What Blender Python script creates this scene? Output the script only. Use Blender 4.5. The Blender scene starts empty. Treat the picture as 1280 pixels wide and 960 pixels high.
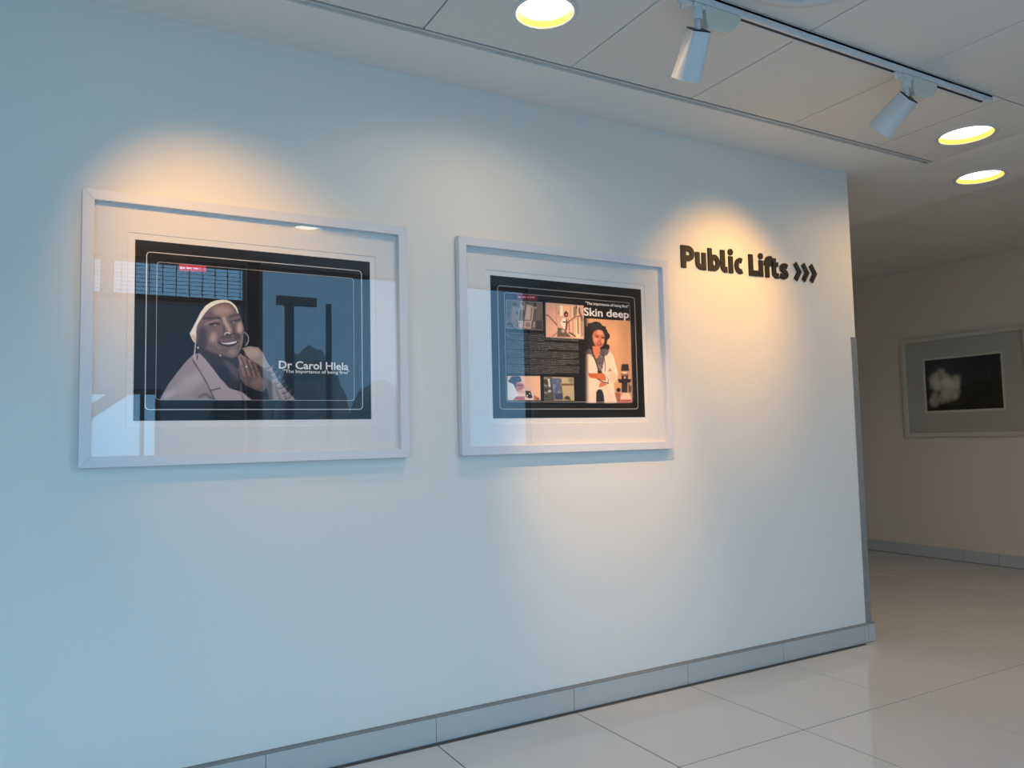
import bpy, bmesh, math, random
import numpy as np
from mathutils import Vector, Matrix

# ------------------------------------------------------------------ scene, camera, world, exposure
scene = bpy.context.scene
COL = scene.collection
H = 2.4805                      # ceiling height
XE = 3.6257                     # free end of the picture wall
XF = 6.3768                     # far corridor wall
YW = -3.45                      # window wall
XL = -2.4                       # left glazed end
YB = 3.0                        # end of the corridor behind the picture wall

cam_data = bpy.data.cameras.new('camera')
cam_data.sensor_width = 36.0
cam_data.lens = 968.7228 / 1280 * 36.0
cam_data.clip_start = 0.02
cam_data.clip_end = 2000
cam = bpy.data.objects.new('camera', cam_data)
COL.objects.link(cam)
cr = Vector((0.869746013, -0.493006672, -0.022052062))
cu = Vector((-0.014916977, -0.070928135, 0.997369883))
cf = Vector((0.493274118, 0.867129530, 0.069043632))
cam.matrix_world = Matrix(((cr.x, cu.x, -cf.x, 0.0), (cr.y, cu.y, -cf.y, -2.66242), (cr.z, cu.z, -cf.z, 1.0955), (0, 0, 0, 1)))
scene.camera = cam

vs = scene.view_settings
vs.view_transform = 'Standard'
vs.look = 'None'
vs.exposure = 0.0
vs.gamma = 1.0
vs.use_curve_mapping = False

SKY_STRENGTH = 5.15
world = bpy.data.worlds.new('hazy_sky')
scene.world = world
world.use_nodes = True
wn, wl = world.node_tree.nodes, world.node_tree.links
wn.clear()
w_out = wn.new('ShaderNodeOutputWorld')
w_bg = wn.new('ShaderNodeBackground')
w_tc = wn.new('ShaderNodeTexCoord')
w_sep = wn.new('ShaderNodeSeparateXYZ')
w_ramp = wn.new('ShaderNodeValToRGB')
w_ramp.color_ramp.elements[0].position = 0.0
w_ramp.color_ramp.elements[0].color = (0.295, 0.635, 1.0, 1)
w_ramp.color_ramp.elements[1].position = 0.6
w_ramp.color_ramp.elements[1].color = (0.25, 0.54, 0.86, 1)
wl.new(w_tc.outputs['Generated'], w_sep.inputs[0])
wl.new(w_sep.outputs['Z'], w_ramp.inputs[0])
wl.new(w_ramp.outputs[0], w_bg.inputs['Color'])
w_bg.inputs['Strength'].default_value = SKY_STRENGTH
wl.new(w_bg.outputs[0], w_out.inputs[0])

DOWNLIGHT_POWER = 3.6
SPOT_POWER = 40.0
WARM = (1.0, 0.66, 0.35)
WARM_FAR = (1.0, 0.54, 0.14)
SPOT_COL = (1.0, 0.50, 0.10)
SPOT_COL_PALE = (1.0, 0.57, 0.25)

# sky portals in the window openings (guide sampling only, they give off no light of their own)
def portal(name, loc, sx, sy, rot):
    ld = bpy.data.lights.new(name, 'AREA')
    ld.shape = 'RECTANGLE'; ld.size = sx; ld.size_y = sy
    ld.cycles.is_portal = True
    o = bpy.data.objects.new(name, ld); COL.objects.link(o)
    o.location = loc; o.rotation_euler = rot
    return o
portal('sky_portal_right_bay', (2.465, YW - 0.16, 1.285), 2.43, 2.37, (math.pi / 2, 0, 0))
portal('sky_portal_low_left', (-0.925, YW - 0.16, 0.795), 2.95, 1.39, (math.pi / 2, 0, 0))
portal('sky_portal_clerestory', (-0.63, YW - 0.16, 2.305), 3.54, 0.27, (math.pi / 2, 0, 0))

# ------------------------------------------------------------------ helpers
def srgb(c):
    return tuple(((v / 255.0) / 12.92 if v / 255.0 <= 0.04045 else ((v / 255.0 + 0.055) / 1.055) ** 2.4) for v in c)

def mat(name, rgb, rough=0.6, noise=0.04, nscale=6.0, bump=0.0, bscale=120.0, metal=0.0, ior=1.5, rand=0.0, coat=0.0):
    """procedural Principled material: colour with a soft noise variation, optional fine bump"""
    m = bpy.data.materials.new(name); m.use_nodes = True
    n, l = m.node_tree.nodes, m.node_tree.links
    p = n['Principled BSDF']
    base = srgb(rgb)
    tc = n.new('ShaderNodeTexCoord')
    nz = n.new('ShaderNodeTexNoise'); nz.inputs['Scale'].default_value = nscale; nz.inputs['Detail'].default_value = 4
    l.new(tc.outputs['Object'], nz.inputs['Vector'])
    mr = n.new('ShaderNodeMapRange'); mr.inputs[3].default_value = 1 - noise; mr.inputs[4].default_value = 1 + noise
    l.new(nz.outputs['Fac'], mr.inputs[0])
    mul = n.new('ShaderNodeVectorMath'); mul.operation = 'SCALE'; mul.inputs[0].default_value = base
    last = mr.outputs[0]
    if rand:
        oi = n.new('ShaderNodeObjectInfo'); r2 = n.new('ShaderNodeMapRange')
        r2.inputs[3].default_value = 1 - rand; r2.inputs[4].default_value = 1 + rand
        l.new(oi.outputs['Random'], r2.inputs[0])
        mm = n.new('ShaderNodeMath'); mm.operation = 'MULTIPLY'
        l.new(last, mm.inputs[0]); l.new(r2.outputs[0], mm.inputs[1]); last = mm.outputs[0]
    l.new(last, mul.inputs['Scale'])
    l.new(mul.outputs[0], p.inputs['Base Color'])
    p.inputs['Roughness'].default_value = rough
    p.inputs['Metallic'].default_value = metal
    p.inputs['IOR'].default_value = ior
    if coat: p.inputs['Coat Weight'].default_value = coat
    if bump:
        b = n.new('ShaderNodeTexNoise'); b.inputs['Scale'].default_value = bscale; b.inputs['Detail'].default_value = 3
        l.new(tc.outputs['Object'], b.inputs['Vector'])
        bp = n.new('ShaderNodeBump'); bp.inputs['Strength'].default_value = bump; bp.inputs['Distance'].default_value = 0.002
        l.new(b.outputs['Fac'], bp.inputs['Height']); l.new(bp.outputs[0], p.inputs['Normal'])
    return m

def emit_mat(name, col, strength):
    m = bpy.data.materials.new(name); m.use_nodes = True
    n, l = m.node_tree.nodes, m.node_tree.links
    n.clear()
    o = n.new('ShaderNodeOutputMaterial'); e = n.new('ShaderNodeEmission')
    e.inputs[0].default_value = (*col, 1); e.inputs[1].default_value = strength
    l.new(e.outputs[0], o.inputs[0])
    return m

def glass_mat(name, tint=(1, 1, 1), k=2.0):
    """flat pane: clear straight through, both faces' Fresnel reflection on the outer face"""
    m = bpy.data.materials.new(name); m.use_nodes = True
    n, l = m.node_tree.nodes, m.node_tree.links
    n.clear()
    o = n.new('ShaderNodeOutputMaterial'); t = n.new('ShaderNodeBsdfTransparent'); g = n.new('ShaderNodeBsdfGlossy')
    t.inputs[0].default_value = (*tint, 1); g.inputs['Roughness'].default_value = 0.0
    f = n.new('ShaderNodeFresnel'); f.inputs[0].default_value = 1.5
    geo = n.new('ShaderNodeNewGeometry')
    inv = n.new('ShaderNodeMath'); inv.operation = 'SUBTRACT'; inv.inputs[0].default_value = 1.0
    l.new(geo.outputs['Backfacing'], inv.inputs[1])
    mu = n.new('ShaderNodeMath'); mu.operation = 'MULTIPLY'; mu.inputs[1].default_value = k; mu.use_clamp = True
    l.new(f.outputs[0], mu.inputs[0])
    m2 = n.new('ShaderNodeMath'); m2.operation = 'MULTIPLY'
    l.new(mu.outputs[0], m2.inputs[0]); l.new(inv.outputs[0], m2.inputs[1])
    mx = n.new('ShaderNodeMixShader')
    l.new(m2.outputs[0], mx.inputs[0]); l.new(t.outputs[0], mx.inputs[1]); l.new(g.outputs[0], mx.inputs[2])
    l.new(mx.outputs[0], o.inputs[0])
    return m

def paint_mat(name, rough=0.45):
    """printed paper: ink colours come from the print's own colour attribute"""
    m = bpy.data.materials.new(name); m.use_nodes = True
    n, l = m.node_tree.nodes, m.node_tree.links
    p = n['Principled BSDF']
    a = n.new('ShaderNodeVertexColor'); a.layer_name = 'ink'
    l.new(a.outputs[0], p.inputs['Base Color'])
    p.inputs['Roughness'].default_value = rough
    p.inputs['Specular IOR Level'].default_value = 0.25
    return m

class MB:
    """collects shapes for one mesh object"""
    def __init__(self): self.v = []; self.f = []; self.m = []
    def add(self, verts, faces, mi=0):
        b = len(self.v); self.v += [tuple(p) for p in verts]
        self.f += [tuple(i + b for i in q) for q in faces]; self.m += [mi] * len(faces)
        return self
    def box(self, a, b, mi=0):
        x0, y0, z0 = a; x1, y1, z1 = b
        return self.add([(x0, y0, z0), (x1, y0, z0), (x1, y1, z0), (x0, y1, z0), (x0, y0, z1), (x1, y0, z1), (x1, y1, z1), (x0, y1, z1)],
                        [(0, 3, 2, 1), (4, 5, 6, 7), (0, 1, 5, 4), (1, 2, 6, 5), (2, 3, 7, 6), (3, 0, 4, 7)], mi)
    def loft(self, rings, cap0=True, cap1=True, mi=0):
        n = len(rings[0]); v = [p for r in rings for p in r]; f = []
        for k in range(len(rings) - 1):
            for i in range(n):
                j = (i + 1) % n
                f.append((k * n + i, k * n + j, (k + 1) * n + j, (k + 1) * n + i))
        if cap0: f.append(tuple(reversed(range(n))))
        if cap1: f.append(tuple(range((len(rings) - 1) * n, len(rings) * n)))
        return self.add(v, f, mi)
    def prism(self, poly, y0, y1, mi=0):
        """poly: (x, z) outline, counter-clockwise seen from -y; extruded from y0 (front) to y1 (back)"""
        return self.loft([[(x, y1, z) for x, z in poly], [(x, y0, z) for x, z in poly]], mi=mi)
    def build(self, name, material, parent=None, smooth=False, bevel=0.0, seg=2, loc=None):
        me = bpy.data.meshes.new(name); me.from_pydata(self.v, [], self.f)
        for mm in (material if isinstance(material, (list, tuple)) else [material]): me.materials.append(mm)
        if any(self.m): me.polygons.foreach_set('material_index', self.m)
        bm = bmesh.new(); bm.from_mesh(me)
        bmesh.ops.recalc_face_normals(bm, faces=bm.faces[:])
        bm.to_mesh(me); bm.free()
        if smooth: me.polygons.foreach_set('use_smooth', [True] * len(me.polygons))
        o = bpy.data.objects.new(name, me); COL.objects.link(o)
        if loc is not None: o.location = loc
        if parent is not None: o.parent = parent
        if bevel:
            b = o.modifiers.new('bevel', 'BEVEL'); b.width = bevel; b.segments = seg; b.limit_method = 'ANGLE'
        return o

def circle(c, r, n=40, z=0.0):
    return [(c[0] + r * math.cos(2 * math.pi * i / n), c[1] + r * math.sin(2 * math.pi * i / n), z) for i in range(n)]

def empty(name, loc, label, cat, group=None):
    o = bpy.data.objects.new(name, None); COL.objects.link(o); o.location = loc
    o.empty_display_size = 0.05
    o['label'] = label; o['category'] = cat
    if group: o['group'] = group
    return o

def struct(o, label=None):
    o['kind'] = 'structure'
    if label: o['label'] = label
    return o

def copy_of(o, loc, parent):
    c = o.copy(); COL.objects.link(c); c.parent = parent; c.location = loc
    return c

def holed_square(mb, x0, x1, y0, y1, c, r, z0, z1, n=40):
    """slab between z0 (underside) and z1 with a round hole"""
    def edge(t):
        dx, dy = math.cos(t), math.sin(t); s = 1e9
        if dx > 1e-9: s = min(s, (x1 - c[0]) / dx)
        if dx < -1e-9: s = min(s, (x0 - c[0]) / dx)
        if dy > 1e-9: s = min(s, (y1 - c[1]) / dy)
        if dy < -1e-9: s = min(s, (y0 - c[1]) / dy)
        return (c[0] + dx * s, c[1] + dy * s)
    ang = [2 * math.pi * i / n for i in range(n)] + [math.atan2(y - c[1], x - c[0]) % (2 * math.pi) for x in (x0, x1) for y in (y0, y1)]
    ang = sorted(set(round(a, 6) for a in ang)); k = len(ang)
    vi = [(c[0] + r * math.cos(a), c[1] + r * math.sin(a)) for a in ang]; vo = [edge(a) for a in ang]
    v = [(*p, z0) for p in vi] + [(*p, z0) for p in vo] + [(*p, z1) for p in vi] + [(*p, z1) for p in vo]
    f = []
    for i in range(k):
        j = (i + 1) % k
        f += [(i, j, k + j, k + i), (2 * k + i, 3 * k + i, 3 * k + j, 2 * k + j), (i, 2 * k + i, 2 * k + j, j), (k + i, k + j, 3 * k + j, 3 * k + i)]
    mb.add(v, f)

# ------------------------------------------------------------------ materials
M_WALL = mat('cream_wall_paint', (236, 232, 222), 0.75, 0.015, 2.0, 0.10, 160)
M_WALLF = mat('beige_corridor_paint', (232, 214, 190), 0.75, 0.015, 2.0, 0.10, 160)
M_CEIL = mat('plaster_ceiling_paint', (241, 239, 232), 0.85, 0.015, 2.0, 0.08, 140)
M_TILEC = mat('ceiling_tile_board', (230, 227, 219), 0.9, 0.02, 3.0, 0.22, 260, rand=0.012)
M_RUNNER = mat('ceiling_runner_grey', (120, 122, 120), 0.7, 0.02)
M_TRIMC = mat('ceiling_channel_white', (205, 205, 200), 0.5, 0.01)
M_FLOOR = mat('polished_porcelain', (207, 207, 206), 0.055, 0.03, 2.5, 0.0, rand=0.02)
M_GROUT = mat('dark_grey_grout', (96, 92, 88), 0.9, 0.06, 30)
M_SKIRT = mat('skirting_porcelain', (196, 194, 188), 0.22, 0.02, 4, rand=0.012)
M_BEAD = mat('skirting_grout_bead', (128, 130, 128), 0.8, 0.05, 20)
M_GUARD = mat('grey_corner_guard', (150, 152, 148), 0.42, 0.03, 8, metal=0.25)
M_FRAME = mat('white_frame_lacquer', (226, 225, 226), 0.4, 0.01, 8)
M_MAT = mat('white_mat_board', (240, 236, 230), 0.9, 0.008, 40)
M_PAPER = mat('print_paper_margin', (242, 239, 233), 0.7, 0.006, 40)
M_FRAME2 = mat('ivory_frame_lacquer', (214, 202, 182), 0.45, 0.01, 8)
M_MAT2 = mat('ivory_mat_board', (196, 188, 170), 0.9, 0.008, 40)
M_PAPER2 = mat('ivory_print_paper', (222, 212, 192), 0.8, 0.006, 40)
M_BACK = mat('brown_backing_board', (120, 104, 84), 0.9, 0.05, 20)
M_GLASS = glass_mat('picture_glass')
M_WGLASS = glass_mat('window_glass', (0.93, 0.97, 0.98))
M_SMOKE = glass_mat('smoked_spandrel_glass', (0.33, 0.33, 0.34))
M_TINT = glass_mat('tinted_window_glass', (0.75, 0.76, 0.77))
M_SIGN = mat('charcoal_sign_acrylic', (26, 24, 26), 0.6, 0.03, 10)
M_WHITE = mat('white_lamp_enamel', (222, 222, 220), 0.38, 0.01, 10)
M_CREAMP = mat('cream_driver_plastic', (226, 218, 200), 0.5, 0.01, 10)
M_BLACK = mat('black_plastic', (22, 22, 24), 0.5, 0.05, 20)
M_REFLECT = mat('downlight_reflector', (226, 178, 84), 0.35, 0.01, 10)
M_LENS = emit_mat('downlight_diffuser_glow', (1.0, 0.91, 0.72), 8.0)
M_LENS2 = emit_mat('spot_lens_glow', (1.0, 0.80, 0.55), 14.0)
M_WFRAME = mat('grey_window_frame', (120, 122, 124), 0.5, 0.02, 10)
M_PANEL = mat('dark_spandrel_panel', (78, 78, 78), 0.7, 0.04, 5)
M_SLAT = mat('grey_blind_slat', (70, 74, 80), 0.6, 0.02, 10)
M_DECK = mat('pale_roof_deck', (186, 186, 184), 0.9, 0.10, 1.5)
M_LAND = mat('hazy_land', (128, 140, 146), 1.0, 0.15, 0.02)
M_POST = mat('grey_steel_post', (112, 116, 120), 0.6, 0.05, 5)
M_LEAF = mat('silver_shrub_leaves', (186, 194, 190), 0.9, 0.25, 7, 0.6, 18)
M_BARK = mat('shrub_bark', (66, 54, 44), 0.95, 0.2, 12)
M_PRINT = paint_mat('printed_picture_ink')
M_INKW = mat('white_print_ink', (240, 238, 234), 0.5, 0.0)
M_INKL = mat('grey_white_print_line', (196, 192, 184), 0.5, 0.0)

# ------------------------------------------------------------------ structure: walls
def solid(name, a, b, m, parent=None, kind=True):
    o = MB().box(a, b).build(name, m, parent)
    if kind: struct(o)
    return o

TOP = H + 0.24
solid('wall_front', (XL, 0.0, -0.02), (XE, YB, TOP), M_WALL)
solid('wall_right', (XF, YW - 0.15, -0.02), (XF + 0.2, YB + 0.2, TOP), M_WALLF)
solid('wall_end', (XE, YB, -0.02), (XF, YB + 0.2, TOP), M_WALLF)

# window wall: solid pieces round the openings, one mesh
wb = MB()
Y0, Y1 = YW - 0.15, YW
wb.box((3.68, Y0, -0.02), (XF, Y1, TOP))                  # right of the big window
wb.box((1.143, Y0, -0.02), (1.25, Y1, TOP))               # dark column between the bays
wb.box((1.25, Y0, 2.47), (3.68, Y1, TOP)); wb.box((1.25, Y0, -0.02), (3.68, Y1, 0.10))
wb.box((XL, Y0, 2.44), (1.143, Y1, TOP)); wb.box((XL, Y0, -0.02), (1.143, Y1, 0.10))
wb.box((0.17, Y0, 2.17), (0.236, Y1, 2.44))
wb_o = struct(wb.build('wall_back', M_WALL))
pan = MB().box((XL, Y0 + 0.06, 1.49), (1.143, Y0 + 0.068, 2.17)).build('spandrel_pane', M_SMOKE, wb_o)
MB().box((0.55, Y0 + 0.06, 0.10), (1.143, Y0 + 0.068, 1.49)).build('spandrel_pane', M_SMOKE, wb_o)
MB().box((XL, Y0 + 0.04, 1.47), (1.143, Y1, 1.495)).build('transom_bar', M_WFRAME, wb_o, bevel=0.003)
MB().box((XL, Y0 + 0.04, 2.15), (1.143, Y1, 2.17)).build('transom_bar', M_WFRAME, wb_o, bevel=0.003)
MB().box((1.150, Y1, 0.10), (1.243, Y1 + 0.02, 2.475)).build('column_casing', M_PANEL, wb_o, bevel=0.004)
MB().box((XL, Y1 - 0.02, 2.115), (1.10, Y1 + 0.03, 2.135)).build('blind_pelmet_ledge', M_FRAME, wb_o, bevel=0.003)
solid('wall_left', (XL - 0.15, YW - 0.15, -0.02), (XL, 0.0, TOP), M_WALL)

def window(name, axis, a0, a1, z0, z1, at, mull=(), w=0.05, d=0.07, glass=None):
    """frame bars round an opening in the plane y=at (axis 'x') or x=at (axis 'y'), one pane per bay"""
    root = bpy.data.objects.new(name, None); COL.objects.link(root); root['kind'] = 'structure'
    def bar(s0, s1, q0, q1, nm):
        mb = MB()
        if axis == 'x': mb.box((s0, at - d / 2, q0), (s1, at + d / 2, q1))
        else: mb.box((at - d / 2, s0, q0), (at + d / 2, s1, q1))
        mb.build(nm, M_WFRAME, root, bevel=0.004)
    bar(a0, a1, z0, z0 + w, 'sill_bar'); bar(a0, a1, z1 - w * 0.5, z1, 'head_bar')
    bar(a0, a0 + w * 0.5, z0 + w, z1 - w * 0.5, 'jamb_bar'); bar(a1 - w * 0.5, a1, z0 + w, z1 - w * 0.5, 'jamb_bar')
    edges = [a0 + w * 0.5]
    for c, mw in mull:
        bar(c - mw / 2, c + mw / 2, z0 + w, z1 - w * 0.5, 'mullion'); edges += [c - mw / 2, c + mw / 2]
    edges.append(a1 - w * 0.5)
    for k in range(0, len(edges), 2):
        mb = MB()
        if axis == 'x': mb.box((edges[k], at - 0.004, z0 + w), (edges[k + 1], at + 0.004, z1 - w * 0.5))
        else: mb.box((at - 0.004, edges[k], z0 + w), (at + 0.004, edges[k + 1], z1 - w * 0.5))
        mb.build('pane', glass or M_WGLASS, root)
    return root
window('window_1', 'x', 1.25, 3.68, 0.10, 2.47, YW - 0.08, glass=M_TINT)
window('window_2', 'x', XL, 0.55, 0.10, 1.49, YW - 0.08, ((-1.2, 0.05), (0.438, 0.026)))
window('window_3', 'x', 0.236, 1.143, 2.17, 2.44, YW - 0.08, w=0.02)
window('window_4', 'x', XL, 0.17, 2.17, 2.44, YW - 0.08, w=0.02)
# diagonal brace behind the low left window
db = MB()
p0, p1 = Vector((-0.35, YW - 0.34, 1.00)), Vector((0.37, YW - 0.34, 1.535))
dv = (p1 - p0).normalized(); nv = Vector((-dv.z, 0, dv.x)) * 0.045
db.loft([[p0 + nv + Vector((0, e, 0)) if s > 0 else p0 - nv + Vector((0, e, 0)) for s, e in ((1, -.03), (1, .03), (-1, .03), (-1, -.03))],
         [p1 + nv + Vector((0, e, 0)) if s > 0 else p1 - nv + Vector((0, e, 0)) for s, e in ((1, -.03), (1, .03), (-1, .03), (-1, -.03))]])
o = db.build('steel_brace', M_POST, bevel=0.004)
o['label'] = 'diagonal steel brace outside the low window, mirrored in the portrait glass'; o['category'] = 'brace'

# venetian blinds in the clerestory
def blind(x0, x1, label):
    b = empty('venetian_blind', ((x0 + x1) / 2, YW + 0.03, 2.44), label, 'blind', 'clerestory blinds of the window wall')
    MB().box((x0 - (x0 + x1) / 2, -0.02, -0.014), (x1 - (x0 + x1) / 2, 0.02, 0.0)).build('head_rail', M_SLAT, b)
    sl = None
    for k in range(8):
        z = -0.034 - 0.0295 * k
        if sl is None:
            sl = MB().add([(x0 - (x0 + x1) / 2, -0.011, 0.0035), (x1 - (x0 + x1) / 2, -0.011, 0.0035), (x1 - (x0 + x1) / 2, 0.011, -0.0035), (x0 - (x0 + x1) / 2, 0.011, -0.0035),
                           (x0 - (x0 + x1) / 2, -0.011, 0.0050), (x1 - (x0 + x1) / 2, -0.011, 0.0050), (x1 - (x0 + x1) / 2, 0.011, -0.0020), (x0 - (x0 + x1) / 2, 0.011, -0.0020)],
                          [(0, 3, 2, 1), (4, 5, 6, 7), (0, 1, 5, 4), (1, 2, 6, 5), (2, 3, 7, 6), (3, 0, 4, 7)]).build('slat', M_SLAT, b)
            sl.location = (0, 0, z)
        else:
            copy_of(sl, (0, 0, z), b)
    n = max(2, round((x1 - x0) / 0.085)); cord = None
    for k in range(n):
        x = -(x1 - x0) / 2 + (k + 0.5) * (x1 - x0) / n
        if cord is None:
            cord = MB().box((-0.003, 0.009, -0.262), (0.003, 0.013, -0.012)).build('ladder_cord', M_BLACK, b); cord.location = (x, 0, 0)
        else: copy_of(cord, (x, 0, 0), b)
blind(0.245, 1.134, 'grey slatted blind mirrored above the head of the portrait')
blind(-0.75, 0.160, 'grey slatted blind mirrored at the left edge of the portrait mat')

# outside: roof deck, hazy land, T post and shrubs that show as reflections
struct(MB().box((-30, -14, -0.6), (30, YW - 0.15, -0.45)).build('ground_deck', M_DECK))
struct(MB().box((-400, -500, -20.2), (400, 200, -20)).build('ground_land', M_LAND))
tp = empty('steel_post', (2.565, -8.0, -0.45), 'grey T-shaped steel post outside, mirrored in the portrait glass', 'post')
MB().box((-0.055, -0.05, 0), (0.055, 0.05, 3.42)).build('shaft', M_POST, tp, bevel=0.006)
MB().box((-0.17, -0.05, 3.42), (0.37, 0.05, 3.54)).build('crossbar', M_POST, tp, bevel=0.006)
MB().box((-0.12, -0.12, 0), (0.12, 0.12, 0.02)).build('base_plate', M_POST, tp)
sp = empty('steel_post', (3.11, -8.0, -0.45), 'plain slim steel post outside without a crossbar, mirrored in the portrait glass', 'post')
MB().box((-0.035, -0.035, 0), (0.035, 0.035, 3.47)).build('shaft', M_POST, sp, bevel=0.006)
MB().box((-0.10, -0.10, 0), (0.10, 0.10, 0.02)).build('base_plate', M_POST, sp)
def shrub(loc, rx, rz, seed, label):
    random.seed(seed)
    root = empty('shrub', loc, label, 'shrub', 'shrubs on the roof deck')
    bm = bmesh.new()
    bmesh.ops.create_icosphere(bm, subdivisions=4, radius=1.0)
    ph = [random.uniform(0, 6.28) for _ in range(9)]
    for v in bm.verts:
        c = v.co.copy()
        k = 1 + 0.05 * math.sin(5 * c.x + ph[0]) * math.sin(6 * c.y + ph[1]) + 0.04 * math.sin(9 * c.z + ph[2]) * math.sin(8 * c.x + ph[3]) + 0.03 * math.sin(17 * c.x + ph[4]) * math.sin(19 * c.z + ph[5]) + random.uniform(-0.03, 0.03)
        v.co = Vector((c.x * rx * k, c.y * rx * 0.7 * k, 0.5 + rz + c.z * rz * k))
    me = bpy.data.meshes.new('foliage'); bm.to_mesh(me); bm.free(); me.materials.append(M_LEAF)
    o = bpy.data.objects.new('foliage', me); COL.objects.link(o); o.parent = root
    MB().loft([circle((0, 0), 0.05, 10, 0.0), circle((0, 0), 0.035, 10, 0.9)]).build('stem', M_BARK, root, smooth=True)
shrub((3.05, -8.7, -0.45), 0.55, 1.20, 1, 'silvery rounded shrub outside behind the T-shaped post')
shrub((2.55, -10.4, -0.45), 0.75, 1.05, 2, 'lower silvery shrub outside left of the rounded shrub')
shrub((4.35, -9.4, -0.45), 0.60, 1.0, 3, 'wide silvery shrub outside right of the rounded shrub')

# ------------------------------------------------------------------ floor of 600 mm polished tiles
floor = struct(MB().box((XL - 0.15, YW - 0.15, -0.05), (XF + 0.2, YB + 0.2, -0.0015)).build('floor', M_GROUT))
FX0, FY0, TS, GAP = 1.1594, -0.628, 0.6, 0.0022
proto = None
for i in range(-6, 9):
    for j in range(-5, 7):
        x0, y0 = FX0 + TS * i, FY0 + TS * j
        if y0 > -0.2 and x0 + TS < XE + 0.05: continue
        if x0 > XF or y0 > YB: continue
        if proto is None:
            proto = MB().box((GAP, GAP, -0.012), (TS - GAP, TS - GAP, 0.0)).build('floor_tile', M_FLOOR, floor, bevel=0.0012, seg=1)
            proto.location = (x0, y0, 0)
        else: copy_of(proto, (x0, y0, 0), floor)

# ------------------------------------------------------------------ ceiling
ceiling = struct(MB().box((XL - 0.15, YW - 0.15, H + 0.16), (XF + 0.2, YB + 0.2, H + 0.24)).build('ceiling', M_RUNNER))
CX = [1.0147 + 0.5989 * k for k in range(-6, 5)]     # tile joints across the wall
CX = [x for x in CX if x > XL] ; CX = [XL] + CX + [3.885]
CY = [-0.327 - 0.6 * k for k in range(0, 6)]; CY = [y for y in CY if y > YW] + [YW]
TH = 0.014
LIGHTS = [  # centre, radius of the opening, label
    ((1.325, -0.605), 0.095, 'lit round ceiling downlight above the gap between the two pictures'),
    ((1.318, -2.335), 0.095, 'lit round ceiling downlight mirrored in the top of the portrait glass'),
    ((3.670, -0.620), 0.115, 'lit downlight in the tiled ceiling just beyond the end of the lighting track'),
    ((4.360, -0.297), 0.115, 'lit downlight in the plaster band above the corridor, nearest the corner'),
]
def ceil_tiles(xs, ys, g=0.0025):
    for i in range(len(xs) - 1):
        for j in range(len(ys) - 1):
            ax, bx = xs[i] + g, xs[i + 1] - g; by, ay = ys[j] - g, ys[j + 1] + g
            hole = [l for l in LIGHTS if ax < l[0][0] < bx and ay < l[0][1] < by]
            w_, h_ = round(bx - ax, 4), round(by - ay, 4)
            if hole:
                mb = MB(); holed_square(mb, ax, bx, ay, by, hole[0][0], hole[0][1] + 0.004, H, H + TH)
                mb.build('ceiling_tile', M_TILEC, ceiling)
            elif (w_, h_) in cache:
                copy_of(cache[(w_, h_)], ((ax + bx) / 2, (ay + by) / 2, H), ceiling)
            else:
                o = MB().box((-w_ / 2, -h_ / 2, 0), (w_ / 2, h_ / 2, TH)).build('ceiling_tile', M_TILEC, ceiling, bevel=0.0015, seg=1)
                o.location = ((ax + bx) / 2, (ay + by) / 2, H); cache[(w_, h_)] = o
cache = {}
ceil_tiles(CX, CY)
COX = [4.59, 5.19, 5.79, XF]
COY = [YB] + [-0.08 + 0.6 * k for k in range(5, -6, -1)] + [YW]
COY = [y for y in COY if YW <= y <= YB]
ceil_tiles(COX, COY, 0.002)
rn = MB()                                             # T runners above the joints close the gaps
for x in CX + COX: rn.box((x - 0.012, YW if x < 4 else YW, H + TH + 0.0005), (x + 0.012, (-0.30 if x < 4 else YB), H + TH + 0.03))
for y in CY: rn.box((XL, y - 0.012, H + TH + 0.0008), (3.885, y + 0.012, H + TH + 0.028))
for y in COY: rn.box((4.59, y - 0.012, H + TH + 0.0008), (XF, y + 0.012, H + TH + 0.028))
o = rn.build('tile_runners', M_RUNNER, ceiling); o['kind'] = 'stuff'
# plaster bands
pb = MB()
pb.box((XL, -0.288, H), (3.885, 0.0, H + 0.04))
pb.box((XE, 0.0, H), (3.885, YB, H + 0.04))
holed_square(pb, 3.8875, 4.588, -0.65, 0.05, LIGHTS[3][0], LIGHTS[3][1] + 0.004, H, H + 0.04)
pb.box((3.8875, YW, H), (4.588, -0.65, H + 0.04)); pb.box((3.8875, 0.05, H), (4.588, YB, H + 0.04))
pb.build('plaster_band', M_CEIL, ceiling)
# edge channel between plaster band and tiles: recessed groove and a slim flange
tr = MB()
tr.box((XL, -0.3100, H + 0.016), (3.875, -0.288, H + 0.022))
tr.box((XL, -0.3230, H - 0.0015), (3.868, -0.3100, H + 0.003))
tr.box((XL, -0.3120, H + 0.003), (3.868, -0.3100, H + 0.02))
tr.box((3.866, -0.3245, H - 0.001), (3.884, -0.2885, H + 0.003))
struct(tr.build('trim_1', M_TRIMC))

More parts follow.
